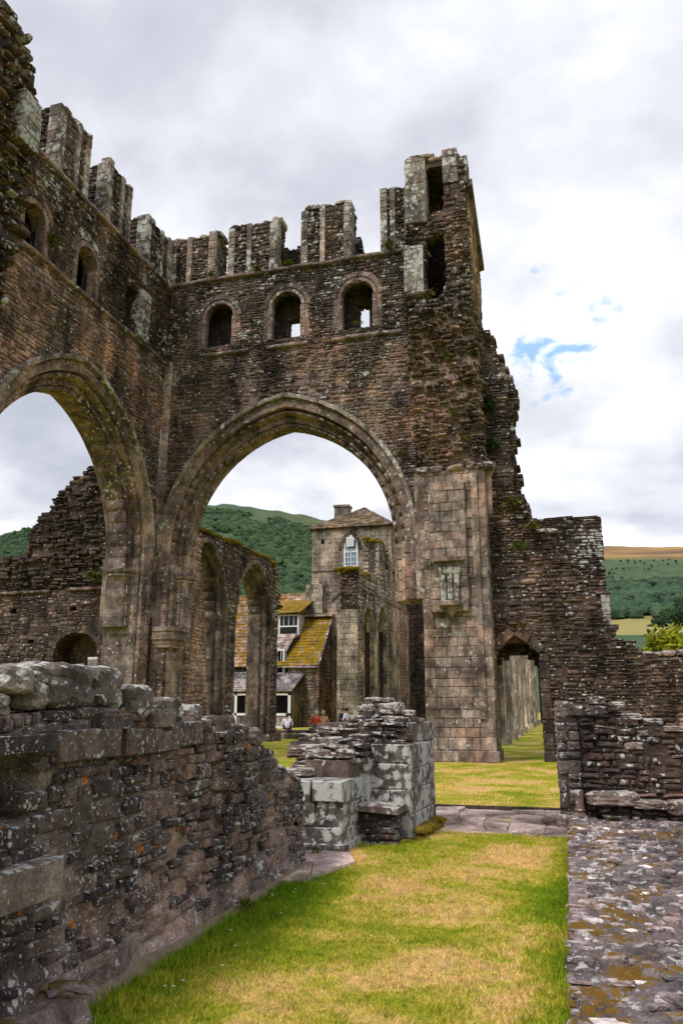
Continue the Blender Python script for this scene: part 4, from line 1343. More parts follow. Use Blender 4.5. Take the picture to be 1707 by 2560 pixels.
# moss mat along the top
mb = MB()
tp = [(26, 8.1), (27.3, 8.15), (28.8, 8.15), (30.5, 8.3), (32.2, 8.15), (33.4, 8.3), (34.6, 8.05), (35.0, 7.4), (35.2, 6.6), (35.2, 6.1)]
Vm, Fm, n0 = [], [], 0
for (p, q) in zip(tp[:-1], tp[1:]):
    L_ = math.hypot(q[0] - p[0], q[1] - p[1])
    for k in range(int(L_ / .22) + 1):
        s_ = k * .22 / L_
        for xx in (-13.1, -13.45, -13.8):
            Vt, F3, _ = TM['pebble'][rs.randint(NV)]
            c_ = np.array([xx + rs.normal(0, .06), p[0] + (q[0] - p[0]) * s_ + .1, p[1] + (q[1] - p[1]) * s_ + .02])
            Vm.append(Vt * rs.uniform(.25, .5) * np.array([1, 1, .55]) + c_ + np.array([0, .15, 0])); Fm.append(F3 + n0); n0 += len(Vt)
add_obj('moss', mesh_np('moss', np.concatenate(Vm), [np.concatenate(Fm)], None, True), M_moss, AR)
BR.finish()

# leaning rendered stretch between tower and arcade
E1 = thing('buttress_wall', 'plain reddish sloping-edged wall between the tower jamb and the arcade', 'wall', (-13.3, 26, 0))
BE = Bag(E1)
M_pl = stone_mat('reddish_rubble', [(.17, .115, .09), (.20, .14, .11), (.15, .10, .08)], lichen=.2, lscale=4, grain=20, stain=.4)
lay(BE, (-12.85, 0, 0), Y_, RT, [[(25.35, 0), (28.0, 0), (27.5, 1.5), (26.45, 6.8), (26.3, 7.6), (25.35, 7.9)]], 0, 7.9, M_pl, ch=(.1, .2), ln=(.3, .7), core=1.2, prot=.006, gap=.006)
BE.finish()

# ================================================================= NAVE ARCADE PIERS SEEN THROUGH THE DOOR
N_ = thing('nave_arcade', 'long row of tall grey arcade piers with pointed arches receding beyond the little doorway', 'arcade', (-3, 50, 0))
BN = Bag(N_)
for k in range(9):
    y0 = 34.3 + 4.75 * k
    block_masonry(BN, -3.7, -2.98, y0 + .12, y0 + 1.0, .3, 6.0, M_vdark, sides='FR', ch=(.3, .42), ln=(.4, .7), kind='ashlar', name='ashlar_block', prot=.01, cname='pier_core')  # dark core colour stands in for the shade between the pale shafts
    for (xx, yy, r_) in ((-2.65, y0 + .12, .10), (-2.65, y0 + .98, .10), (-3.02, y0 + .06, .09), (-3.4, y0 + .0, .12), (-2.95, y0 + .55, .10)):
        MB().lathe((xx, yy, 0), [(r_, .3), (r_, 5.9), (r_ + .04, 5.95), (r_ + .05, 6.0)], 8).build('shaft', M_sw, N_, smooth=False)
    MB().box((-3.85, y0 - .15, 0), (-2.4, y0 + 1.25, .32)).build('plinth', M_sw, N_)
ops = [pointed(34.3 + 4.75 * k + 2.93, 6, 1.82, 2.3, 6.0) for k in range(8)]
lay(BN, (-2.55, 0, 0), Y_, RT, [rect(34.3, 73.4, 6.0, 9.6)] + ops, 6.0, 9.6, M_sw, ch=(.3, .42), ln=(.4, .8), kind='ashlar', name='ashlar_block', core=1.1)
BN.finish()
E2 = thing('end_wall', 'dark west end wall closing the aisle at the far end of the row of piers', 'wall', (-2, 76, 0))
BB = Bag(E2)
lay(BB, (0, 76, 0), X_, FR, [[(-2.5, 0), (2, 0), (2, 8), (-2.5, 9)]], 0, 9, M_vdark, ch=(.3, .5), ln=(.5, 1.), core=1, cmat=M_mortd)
BB.finish()
# kerb lines / low foundation walls on the far lawn
K = thing('low_kerb_wall', 'low stone kerb wall on the lawn beyond the great arch, where people sit', 'kerb', (-11.5, 37, 0))
BK_ = Bag(K)
block_masonry(BK_, -14.5, -8.5, 37.3, 37.95, 0, .38, M_ash, sides='FR', ch=(.17, .2), ln=(.4, .8), kind='rubble', cmat=M_mortar)
capping(BK_, [(-14.5, 37.3, .36), (-8.5, 37.3, .36)], .6, FR, M_ash, size=(.5, .8), hh=(.08, .12))
BK_.finish()

# ================================================================= WEST TOWER HOUSE
def roof_plane(bag, pts, mat, rowh=.3, tl=(.3, .55), name='tile', thick=.05, base_mat=None, up=.02):
    """pts: eave-left, eave-right, top-right, top-left (3-D); overlapping rows of tiles"""
    p = [np.asarray(q, float) for q in pts]
    u = (p[1] - p[0]); u[2] = 0; u /= np.linalg.norm(u)
    vv = (p[3] - p[0]); vv = vv - vv.dot(u) * u
    vl = np.linalg.norm(vv); v = vv / vl
    n = np.cross(u, v)
    if n[2] < 0: n = -n
    poly = [((q - p[0]).dot(u), (q - p[0]).dot(v)) for q in p]
    MB().add(list(p) + [q - n * .12 for q in p], [(0, 1, 2, 3), (7, 6, 5, 4), (0, 4, 5, 1), (1, 5, 6, 2), (2, 6, 7, 3), (3, 7, 4, 0)]).build('roof_deck', base_mat or M_mortd, bag.root)
    rows = int(vl / rowh) + 1
    Ms, Ls = [], []
    for r_ in range(rows):
        z = (r_ + .5) * vl / rows
        for (a, b_) in scan([poly], min(z, vl * .995)):
            x = a - .03
            while x < b_:
                l = min(rs.uniform(*tl), b_ + .04 - x)
                if l < .05: break
                tn = n + v * .0
                vt = v * math.cos(.12) - n * math.sin(.12)
                nt_ = n * math.cos(.12) + v * math.sin(.12)
                M = np.zeros((3, 3)); M[:, 0] = u * (l - .012); M[:, 1] = nt_ * thick; M[:, 2] = vt * rowh * 1.25
                Ms.append(M); Ls.append(p[0] + u * (x + l / 2) + v * z + n * (thick * .9 + up + rs.uniform(0, .012)))
                x += l
    bag.put(name, 'tile', mat, np.array(Ms), np.array(Ls))


def lancet_window(root, O, u, n, cu, zb, a, h, sash=True):
    """white-painted pointed window: frame, glazing bars, glass; O,u,n as elsewhere"""
    O, u, n = (np.asarray(q, float) for q in (O, u, n))
    zs = zb + h - a * 1.5
    outl = pointed(cu, zs, a, a * 1.5, zb, 8)
    inn = pointed(cu, zs, a - .13, (a - .13) * 1.5, zb + .13, 8)
    V, F = [], []
    m = len(outl)
    for q in outl: V.append(O + u * q[0] + np.array([0, 0, q[1]]) - n * .05)
    for q in inn: V.append(O + u * q[0] + np.array([0, 0, q[1]]) - n * .05)
    for q in inn: V.append(O + u * q[0] + np.array([0, 0, q[1]]) - n * .16)
    for i in range(m):
        j = (i + 1) % m
        F += [(i, j, m + j, m + i), (m + i, m + j, 2 * m + j, 2 * m + i)]
    fr = MB().add(V, F).build('window_frame', M_white, root)
    MB().add([O + u * q[0] + np.array([0, 0, q[1]]) - n * .14 for q in inn], [tuple(range(m))]).build('pane', M_glass, fr)
    bars = MB()

    def bar(u0, z0, u1, z1):
        a_ = O + u * u0 - n * .12; b_ = O + u * u1 - n * .06
        lo = np.minimum(a_, b_); hi = np.maximum(a_, b_)
        bars.box((lo[0], lo[1], z0), (hi[0], hi[1], z1))
    w_ = .035
    bar(cu - w_, zb + .1, cu + w_, zb + h * .62)
    bar(cu - a + .1, zb + h * .45, cu + a - .1, zb + h * .45 + .0 + .12)
    for q in (.15, .3):
        bar(cu - a + .1, zb + h * q - .025, cu + a - .1, zb + h * q + .025)
    for q in (-.5, .5):
        bar(cu + (a - .13) * q - .02, zb + .1, cu + (a - .13) * q + .02, zs + a * .6)
    bar(cu - a + .1, zb + h * .52 - .03, cu + a - .1, zb + h * .52 + .03)
    bars.build('glazing_bars', M_white, fr)
    if sash:
        z0_ = zb + h * .62
        MB().box((cu - .32, O[1] - .16, z0_), (cu + .3, O[1] - .10, z0_ + .78)).build('open_casement', M_white, fr)
        MB().box((cu - .25, O[1] - .165, z0_ + .08), (cu + .23, O[1] - .16, z0_ + .7)).build('casement_pane', M_sash, fr)


M_sash = plain('pale_blind', (.50, .52, .56), .5)
H1 = thing('tower_house', 'square stone tower house with a hipped mossy roof and a white pointed window', 'house', (-16.3, 61, 0))
BH = Bag(H1)
x0, x1, y0, y1, ze = -19.7, -12.95, 61.0, 67.3, 15.9
wopen = pointed(-16.37, 14.0, .62, 1.35, 12.55)
lay(BH, (0, y0, 0), X_, FR, [rect(x0, x1, 0, ze), wopen, rect(-18.9, -18.65, 14.6, 14.85)], 0, ze, M_house, ch=(.25, .42), ln=(.4, .9), core=.6, prot=.01, kind='ashlar', name='ashlar_block', gap=.012, cmat=M_mortar)
lay(BH, (x1, 0, 0), Y_, RT, [rect(y0, y1, 0, 16.2), pointed(64.9, 11.2, .35, .7, 9.9)], 0, 16.2, M_pl, ch=(.2, .35), ln=(.4, .8), core=.6, prot=.02, cmat=M_mortar)
MB().box((x0 + .1, y1 - .5, 0), (x1 - .1, y1, ze)).box((x0 + .05, y0 + .2, 0), (x0 + .5, y1, ze)).box((x0 + .6, y0 + .8, 0), (x1 - .7, y1 - .7, ze - .2)).build('house_core', M_mortar, H1)
ap = (-15.75, 63.4, 18.0); ap2 = (-15.75, 65.2, 18.0)
e0, e1, e2, e3 = (x0 - .2, y0 - .25, ze), (x1 + .2, y0 - .25, ze), (x1 + .2, y1 + .2, ze), (x0 - .2, y1 + .2, ze)
roof_plane(BH, [e0, e1, ap, ap], M_rooft, rowh=.34)
roof_plane(BH, [e1, e2, ap2, ap], M_rooft, rowh=.34)
roof_plane(BH, [e3, e0, ap, ap2], M_rooft, rowh=.34)
roof_plane(BH, [e2, e3, ap2, ap2], M_rooft, rowh=.34)
for a_, b_ in ((e0, ap), (e1, ap)):
    MB().tube([np.array(a_) + (0, 0, .08), np.array(b_) + (0, 0, .08)], .11, 6).build('hip_ridge', M_arch, H1)
BH.put('chimney', 'ashlar', M_house, np.array([np.diag([1.3, 1.0, 2.2])]) @ np.diag([1, -1, 1]), np.array([[-17.9, 63.6, 17.4]]))
MB().box((-18.62, 63.5, 18.42), (-17.18, 64.7, 18.6)).build('chimney_cap', M_house, H1)
arch_ring(BH, (0, y0, 0), X_, FR, -16.37, 14.0, .98, 1.75, .3, .05, -.2, M_vdark, ln=.3, name='hood_stone')
lancet_window(H1, (0, y0, 0), X_, FR, -16.37, 12.58, .6, 2.75)
MB().box((-17.05, y0 - .1, 12.45), (-15.7, y0 + .1, 12.57)).build('window_sill', M_white, H1)
sill_course(BH, (0, y0, 0), X_, FR, x0, -15.2, 12.35, M_arch, h=.12)
# pale corner buttress and roofline scar on the front
block_masonry(BH, -20.0, -18.6, 60.4, 61.1, 8.8, 11.2, M_sw, sides='FR', ch=(.25, .4), ln=(.4, .8), kind='ashlar', name='ashlar_block', prot=.02)
MB().box((-20.3, 60.25, 8.55), (-17.7, 61.0, 8.75)).build('weathering_ledge', M_sw, H1)
MB().tube([(-18.0, 60.9, 9.9), (-16.4, 60.9, 11.2)], .09, 4).build('roof_scar', M_arch, H1)
lancet_window(H1, (0, y0 - .05, 0), X_, FR, -16.15, .9, .72, 2.2, False)
BH.finish()

# nave-side wall fragment, in front of and beside the tower house
FW = thing('ruined_nave_wall', 'tall broken nave wall with blind pointed arches and a mossy stump, beside the tower house', 'ruined wall', (-13.5, 56, 0))
BF = Bag(FW)
OFW = (-13.0, 0, 0)
frag = [(50.2, 0), (61.0, 0), (61.0, 13.0), (59.9, 14.0), (56.6, 13.7), (56.5, 10.9), (50.6, 10.4), (50.3, 9.0)]
fo = [pointed(52.9, 6.6, 1.5, 1.7, 0), pointed(57.2, 7.0, 1.45, 1.9, 0), rect(59.0, 59.9, 11.9, 13.7)]
lay(BF, OFW, Y_, RT, [frag] + fo, 0, 14.0, M_sw, ch=(.2, .36), ln=(.3, .8), core=.9, prot=.03, cmat=M_mortd)
lay(BF, (-13.6, 0, 0), Y_, RT, [rect(50.4, 61, 0, 9)], 0, 9, M_sw, ch=(.3, .42), ln=(.4, .9), kind='ashlar', name='ashlar_block', core=.3, cmat=M_mortd)
lay(BF, (0, 50.2, 0), X_, FR, [rect(-14.2, -13.0, 7.8, 10.4)], 7.8, 10.4, M_vdark, ch=(.12, .25), ln=(.2, .6), core=5.5, ragged=.06, prot=.15, kind='rough', depth=.5, cmat=M_mortd, tilt=5)
lay(BF, (0, 50.12, 0), X_, FR, [rect(-14.4, -13.0, 0, 7.8)], 0, 7.8, M_sw, ch=(.3, .42), ln=(.4, .9), kind='ashlar', name='ashlar_block')
lay(BF, (0, 56.55, 0), X_, FR, [rect(-14.2, -13.0, 10.4, 13.7), rect(-13.75, -13.3, 11.3, 13.1)], 10.4, 13.7, M_sw, ch=(.2, .36), ln=(.3, .6), core=.5, cmat=M_mortd)
lay(BF, OFW, Y_, RT, [rect(61, 68, 0, 9.6), pointed(65.0, 6.6, 1.6, 2.2, 0)], 0, 9.6, M_house, ch=(.25, .4), ln=(.4, .8), core=.5, kind='ashlar', name='ashlar_block', cmat=M_mortd)
sill_course(BF, OFW, Y_, RT, 54, 68, 9.4, M_arch)
for c_, zs_, a_, h_ in ((52.9, 6.6, 1.6, 1.85), (57.2, 7.0, 1.55, 2.05), (65.0, 6.6, 1.75, 2.4)):
    arch_ring(BF, OFW, Y_, RT, c_, zs_, a_, h_, .2, .12, -.2, M_sw, ln=.4, kind='roll', name='hood_stone')
    arch_ring(BF, OFW, Y_, RT, c_, zs_, a_ - .22, h_ - .25, .2, -.1, -.4, M_sw, ln=.4, kind='roll')
    for sg in (-1, 1):
        strip(BF, OFW, Y_, RT, c_ + sg * (a_ - .1) - .1, c_ + sg * (a_ - .1) + .1, 0, zs_, .1, -.2, M_sw, kind='roll', h=(.4, .6))
for yy in (54.9, 60.2, 61.6, 63.0):
    MB().lathe((-12.95, yy, 0), [(.13, 0), (.13, 9.2)], 8).build('wall_shaft', M_sw, FW)
for (cx0, cy0, cz0, wx, wy) in ((-13.8, 50.3, 10.42, 1.5, 3.5), (-13.6, 56.6, 13.72, 1.0, 1.6)):
    Vm, Fm, n0 = [], [], 0
    for k in range(70):
        Vt, F3, _ = TM['pebble'][rs.randint(NV)]
        c_ = np.array([cx0 + rs.uniform(-.5, .5) * wx, cy0 + rs.uniform(0, 1) * wy, cz0 + rs.uniform(-.1, .15)])
        Vm.append(Vt * rs.uniform(.3, .7) * np.array([1, 1, .5]) + c_); Fm.append(F3 + n0); n0 += len(Vt)
    add_obj('moss', mesh_np('moss', np.concatenate(Vm), [np.concatenate(Fm)], None, True), M_moss, FW)
BF.finish()
E3 = thing('west_front_wall', 'shadowed west end wall of the nave, seen past the pier through the great arch', 'wall', (-10, 69, 0))
BB = Bag(E3)
lay(BB, (0, 69, 0), X_, FR, [[(-13.8, 0), (-4, 0), (-4, 10.4), (-9, 10.6), (-11.0, 11.0), (-13.8, 11.4)]], 0, 11.4, M_vdark, ch=(.25, .45), ln=(.4, .9), core=1, cmat=M_mortd, ragged=.1)
BB.finish()

# ================================================================= THE LONG HOUSE WITH MOSSY ROOF
H2 = thing('long_house', 'low stone house with a steep moss-yellow stone-tiled roof, white dormers and a slate lean-to', 'house', (-22, 58, 0))
BL = Bag(H2)
roof_plane(BL, [(-34, 57.6, 4.5), (-21.0, 57.6, 4.5), (-19.9, 62.4, 10.6), (-34, 62.4, 10.6)], M_roof, rowh=.36, tl=(.35, .6))
roof_plane(BL, [(-21.25, 57.1, 4.5), (-17.85, 57.1, 4.45), (-17.9, 60.9, 8.6), (-21.3, 60.9, 8.6)], M_roofm, rowh=.34, tl=(.35, .6))
MB().box((-34, 58.0, 0), (-18.2, 62, 4.5)).build('house_core', M_mortar, H2)
lay(BL, (-17.9, 0, 0), Y_, RT, [[(57.3, 0), (61, 0), (61, 8.5), (57.3, 4.5)]], 0, 8.5, M_pl, ch=(.2, .35), ln=(.3, .7), core=.4)
lay(BL, (0, 57.35, 0), X_, FR, [rect(-20.4, -17.9, 0, 4.4)], 0, 4.4, M_house, ch=(.16, .3), ln=(.25, .6), core=.5)
lay(BL, (0, 57.98, 0), X_, FR, [rect(-34, -20, 0, 4.5)], 0, 4.5, M_vdark, ch=(.2, .35), ln=(.3, .7))
MB().tube([(-17.8, 57.0, 4.5), (-17.85, 60.95, 8.75)], .09, 4).build('verge', M_arch, H2)
MB().tube([(-22.0, 56.98, 4.42), (-17.8, 56.98, 4.38)], .07, 6).build('gutter', M_slate, H2)
MB().tube([(-34, 62.45, 10.7), (-19.8, 62.45, 10.7)], .12, 6).build('roof_ridge', M_roof, H2)
# lean-to
roof_plane(BL, [(-34, 55.2, 2.55), (-19.3, 55.2, 2.55), (-19.0, 57.6, 4.05), (-34, 57.6, 4.05)], M_slate, rowh=.26, tl=(.25, .4))
lt = MB()
for x_ in (-19.5, -21.6, -23.7, -25.8, -27.9):
    lt.box((x_ - .1, 55.3, 0), (x_ + .1, 55.42, 2.5))
lt.box((-34, 55.3, 2.3), (-19.4, 55.42, 2.52)).box((-34, 55.3, .85), (-19.4, 55.42, 1.02)).box((-34, 55.3, 0), (-19.4, 55.42, .12))
lt.build('window_frame', M_white, H2)
for x_ in (-21.5, -23.6, -25.7, -27.8):
    MB().box((x_, 55.36, 1.02), (x_ + 1.9, 55.4, 2.3)).build('pane', M_dglass, H2)
    MB().box((x_, 55.36, .12), (x_ + 1.9, 55.4, .85)).build('pane', M_slate, H2)
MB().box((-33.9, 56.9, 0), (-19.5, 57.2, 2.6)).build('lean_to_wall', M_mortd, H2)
MB().add([(-19.4, 55.4, 0), (-19.4, 57.5, 0), (-19.4, 57.5, 3.9), (-19.4, 55.4, 2.45)], [(0, 1, 2, 3)]).build('lean_to_side', M_house, H2)


def dormer(cx_, y_, zb_, w_, h_):
    d = MB().box((cx_ - w_ / 2, y_, zb_), (cx_ + w_ / 2, y_ + .08, zb_ + .1)).box((cx_ - w_ / 2, y_, zb_ + h_ - .14), (cx_ + w_ / 2, y_ + .08, zb_ + h_)).box((cx_ - w_ / 2, y_, zb_ + .1), (cx_ - w_ / 2 + .12, y_ + .08, zb_ + h_ - .14)).box((cx_ + w_ / 2 - .12, y_, zb_ + .1), (cx_ + w_ / 2, y_ + .08, zb_ + h_ - .14))
    d.box((cx_ - w_ / 2 + .12, y_, zb_ + h_ * .45 - .05), (cx_ + w_ / 2 - .12, y_ + .06, zb_ + h_ * .45 + .05))
    for q in (-.25, 0, .25):
        d.box((cx_ + q * w_ - .02, y_ + .01, zb_ + h_ * .45), (cx_ + q * w_ + .02, y_ + .05, zb_ + h_ - .14))
    d.box((cx_ - w_ / 2, y_ + .09, zb_), (cx_ + w_ / 2, y_ + h_ * 1.2, zb_ + h_))
    f = d.build('dormer', M_white, H2)
    MB().box((cx_ - w_ / 2 + .12, y_ + .02, zb_ + .1), (cx_ + w_ / 2 - .12, y_ + .085, zb_ + h_ - .14)).build('pane', M_dglass, f)


dormer(-20.95, 59.0, 6.9, 1.7, 1.75)
roof_plane(BL, [(-21.95, 58.7, 8.7), (-19.95, 58.7, 8.7), (-19.3, 60.6, 9.9), (-21.95, 60.6, 9.9)], M_roofm, rowh=.34, tl=(.35, .6))
roof_plane(BL, [(-22.6, 58.0, 5.6), (-20.6, 57.6, 5.6), (-20.0, 59.0, 7.0), (-22.6, 59.0, 7.0)], M_roofg, rowh=.3, tl=(.3, .5))
dormer(-21.2, 57.3, 3.9, 1.1, 1.9)
BL.finish()

# ================================================================= NEAR WALLS
# left wall: top profile falls towards its far end
NL = thing('low_rubble_wall', 'long dark rubble wall on the left in the foreground, dotted with lichen and capped with pale stones', 'stone wall', (-3.2, 5.5, 0))
BNL = Bag(NL)
ON = (-2.7, 0, 0)
topn = [(1.5, 1.55), (3.3, 1.55), (4.2, 1.6), (4.9, 1.56), (5.4, 1.5), (5.7, 1.46), (6.1, 1.38), (6.7, 1.3), (7.1, 1.22), (7.35, 1.12), (7.6, .98), (7.9, .86), (8.15, .8)]
nose = lambda y_: 0.0 if y_ < 6.8 else 0.05 * (y_ - 6.8)
poly_n = [(1.5, 0)] + topn + [(8.2, 0)]
cav = [rect(2.2, 3.75, 1.1, 1.38), rect(2.2, 3.62, .83, 1.06)]
def keepn(u_, z_):
    return not ((u_ < 3.72 and 1.02 < z_ < 1.36) or (z_ < .25 and rs.rand() < .5) or (z_ < .62 and rs.rand() < .1))
lay(BNL, ON, Y_, RT, [poly_n], .02, 1.62, M_near, ch=(.055, .15), ln=(.09, .36), prot=.014, depth=.12, kind='rough', tilt=2.6, gap=.009, keep=keepn, split=.25, mat2=M_ntop, p2=lambda u_, z_: .06)
# eroded mortar face: displaced sheet closed into a solid body
def solid_sheet(name, mat, root, us, vs, f, back, top_f):
    U, Vv = np.meshgrid(us, vs, indexing='ij')
    pts = np.array([[f(a, b_) for b_ in vs] for a in us])
    nu, nv_ = len(us), len(vs)
    I = (np.arange(nu - 1)[:, None] * nv_ + np.arange(nv_ - 1)[None])
    F = np.stack([I, I + nv_, I + nv_ + 1, I + 1], -1).reshape(-1, 4)
    # back rim
    V = pts.reshape(-1, 3)
    bt = np.array([back(p) for p in pts[:, -1]])
    bb = np.array([back(p) for p in pts[:, 0]])
    n0 = len(V)
    V = np.concatenate([V, bt, bb])
    i = np.arange(nu - 1)
    F2 = np.stack([i * nv_ + nv_ - 1, (i + 1) * nv_ + nv_ - 1, n0 + i + 1, n0 + i], -1)
    F3 = np.stack([n0 + i, n0 + i + 1, n0 + nu + i + 1, n0 + nu + i], -1)
    me = mesh_np(name, V, [np.concatenate([F, F2, F3])], None, False)
    return add_obj(name, me, mat, root)


def topz(y_):
    return float(np.interp(y_, [p[0] for p in topn], [p[1] for p in topn]))


def fN(y_, s_):
    z = s_ * (topz(y_) - .01)
    q = Vector((y_ * 3.1, z * 4.2, 0))
    d = .05 * mnoise.fractal(q, .8, 2.1, 5) + .012 * mnoise.noise(q * 7)
    d = d if d < 0 else d * .45
    x = -2.7 - .034 + d + .07 * max(0, .3 - z) / .3
    if y_ < 3.78 and 1.02 < z < 1.36:
        x -= .28 * min(1, (3.78 - y_) / .08) * min(1, (z - 1.02) / .05, (1.36 - z) / .04)
    return (x, y_ - .0, z)


solid_sheet('mortar_core', M_mortn, NL, np.linspace(1.5, 8.2, 330), np.linspace(0, 1, 90), fN, lambda p: (-3.7, p[1], p[2]), None)
MB().box((-3.7, 8.0, 0), (-2.78, 8.17, .75)).build('end_core', M_mortn, NL)
lay(BNL, (0, 8.2, 0), X_, BK, [rect(-3.7, -2.72, 0, .8)], 0, .8, M_near, ch=(.06, .13), ln=(.1, .3))
# big capping stones
CS = [(2.95, 3.35, 1.60, .13, .4), (3.2, 3.52, 1.52, .12, .36), (3.36, 3.62, 1.64, .13, .34), (3.6, 3.78, 1.56, .14, .3), (3.62, 3.8, 1.68, .12, .3), (3.80, 4.20, 1.56, .26, .40), (4.23, 4.58, 1.56, .25, .36), (4.62, 4.90, 1.56, .20, .32), (4.98, 5.30, 1.53, .15, .34), (2.4, 3.0, 1.56, .26, .5), (5.5, 5.68, 1.46, .17, .25), (5.7, 5.85, 1.40, .12, .2), (6.1, 6.38, 1.38, .16, .3), (6.42, 6.66, 1.33, .14, .26), (6.75, 7.0, 1.27, .16, .3)]
for (a, b_, zb, h_, w_) in CS:
    Mx = np.zeros((1, 3, 3)); Mx[0, :, 0] = np.array([.05, 1, 0]) * (b_ - a) * 1.03; Mx[0, :, 1] = np.array([1, -.05, 0]) * w_; Mx[0, :, 2] = np.array([0, .04, 1]) * h_ * 1.15
    BNL.put('coping_stone', 'boulder', M_ntop, Mx, np.array([[-2.66 - rs.uniform(0, .05), (a + b_) / 2, zb + h_ / 2 + (.02 if a < 4.6 else -.03)]]))
for (y_, z_, l_, h_, w_) in ((3.15, .73, 1.5, .19, .32),):
    Mx = np.zeros((1, 3, 3)); Mx[0, :, 0] = np.array([0, 1, 0]) * l_; Mx[0, :, 1] = np.array([1, 0, 0]) * w_; Mx[0, :, 2] = np.array([0, 0, 1]) * h_
    BNL.put('ledge_block', 'ashlar', M_nblk, Mx, np.array([[-2.60, y_, z_]]))
Mx = np.zeros((1, 3, 3)); Mx[0, :, 0] = (0, 1.3, 0); Mx[0, :, 1] = (.3, 0, 0); Mx[0, :, 2] = (0, 0, .09)
BNL.put('ledge_block', 'ashlar', M_near, Mx, np.array([[-2.6, 3.1, 1.41]]))
for y_, z_, l_, h_ in ((4.15, 1.38, .62, .17), (4.75, 1.37, .45, .16), (5.1, 1.36, .26, .13), (5.35, 1.4, .5, .17), (5.0, 1.5, .3, .1), (4.4, 1.5, .35, .09)):
    Mx = np.zeros((1, 3, 3)); Mx[0, :, 0] = (0, l_, 0); Mx[0, :, 1] = (.2, 0, 0); Mx[0, :, 2] = (0, 0, h_)
    BNL.put('dressed_block', 'ashlar', M_near, Mx, np.array([[-2.652, y_, z_]]))
capping(BNL, [(-2.75, 7.0, 1.2), (-2.75, 7.35, 1.08), (-2.75, 7.9, .86), (-2.75, 8.15, .8)], .6, RT, M_ntop, size=(.14, .3), hh=(.08, .14), name='coping_stone')
# top surface rubble further back
capping(BNL, [(-3.05, 2.2, 1.6), (-3.05, 4.9, 1.6)], .6, RT, M_ntop, size=(.3, .6), hh=(.08, .15), name='coping_stone', kind='lump', dz=.0)
capping(BNL, [(-2.95, 5.0, 1.52), (-2.95, 6.1, 1.36), (-2.95, 7.1, 1.2)], .6, RT, M_ntop, size=(.16, .32), hh=(.08, .14), name='coping_stone')
BNL.finish()

# bottom-left foreground: top of a low wall stump with moss
BLW = thing('wall_stump', 'low mossy wall stump in the bottom left corner', 'stone wall', (-2.5, 3.5, 0))
BS = Bag(BLW)
def fS(x_, y_):
    q = Vector((x_ * 2.3, y_ * 2.3, 4))
    e = min(1, max(0, (4.12 - .12 * mnoise.noise(Vector((x_ * 3, 0, 0))) - y_) / .12)) * min(1, max(0, (-2.05 - x_) / .12 if y_ < 3.45 else (-2.45 - x_) / .1))
    return (x_, y_, -.05 + e * (.22 + .05 * mnoise.fractal(q, .9, 2, 4)))
M_stump = stone_mat('mossy_stump', [(.10, .08, .075), (.14, .11, .10)], lichen=.3, lscale=12, grain=50, bump=1.0, moss=.75, mosscol=(.17, .10, .01))
xs_ = np.linspace(-3.4, -1.2, 90); ys_ = np.linspace(1.5, 4.3, 110)
VS = np.array([[fS(x, y) for y in ys_] for x in xs_]).reshape(-1, 3)
I = (np.arange(89)[:, None] * 110 + np.arange(109)[None])
FQ = np.stack([I, I + 110, I + 111, I + 1], -1).reshape(-1, 4)
add_obj('mortar_bed', mesh_np('mortar_bed', VS, [FQ], None, True), M_stump, BLW)
for k in range(34):
    x_, y_ = rs.uniform(-3.2, -1.85), rs.uniform(2.6, 4.05)
    if fS(x_, y_)[2] < .1: continue
    Mx = np.zeros((1, 3, 3)); l_ = rs.uniform(.1, .3); Mx[0, :, 0] = (l_, l_ * .1, 0); Mx[0, :, 1] = (-.02, l_ * .7, 0); Mx[0, :, 2] = (0, 0, .05)
    BS.put('stone', 'pebble' if k % 3 else 'lump', M_stump, Mx, np.array([[x_, y_ + l_ * .3, fS(x_, y_)[2] + .002]]))
BS.finish()

# centre ruin
CP = thing('ruined_pier_base', 'broken pier stump of lichened ashlar with a rubble heap on top', 'ruined pier', (-2.5, 10.2, 0))
BC = Bag(CP)
akw = dict(ch=(.24, .34), ln=(.32, .62), kind='ashlar', name='ashlar_block', prot=.012, depth=.16, tilt=.4, gap=.008, cmat=M_mortar)
# left front block
block_masonry(BC, -3.22, -2.5, 8.95, 9.9, 0, .74, M_cpa, sides='FR', **akw)
block_masonry(BC, -3.26, -2.46, 8.9, 9.9, 0, .1, M_cpa, sides='FR', **akw)
Mx = np.zeros((2, 3, 3))
for i_, (a, b_) in enumerate(((-3.22, -2.86), (-2.86, -2.48))):
    Mx[i_, :, 0] = (b_ - a - .01, 0, 0); Mx[i_, :, 1] = (0, -.5, 0); Mx[i_, :, 2] = (0, 0, .22)
BC.put('dressed_block', 'ashlar', M_cpa, Mx, np.array([[-3.04, 8.90, .65], [-2.67, 8.90, .65]]))
# main body as an angled prism: front face, then the long canted right face
def prism_face(p, q, z0, z1, mat, nrm_sign=1, **kw):
    p, q = np.array(p, float), np.array(q, float)
    L_ = np.linalg.norm(q - p)
    u = np.append((q - p) / L_, 0)
    n = np.array([u[1], -u[0], 0])
    lay(BC, (p[0], p[1], 0), u, n, [rect(0, L_, z0, z1)], z0, z1, mat, **kw)
mb = MB()
foot = [(-3.4, 10.2), (-2.46, 10.13), (-1.98, 10.13), (-1.9, 11.5), (-3.5, 11.6)]
fk = [(x_ + .03 if x_ < -2.5 else x_ - .03, y_ + .03 if y_ < 11 else y_ - .03) for x_, y_ in foot]
mb.add([(x_, y_, 0) for x_, y_ in fk] + [(x_, y_, 1.13) for x_, y_ in fk], [tuple(reversed(range(5))), tuple(range(5, 10))] + [(i, (i + 1) % 5, 5 + (i + 1) % 5, 5 + i) for i in range(5)])
mb.build('mortar_core', M_mortar, CP)
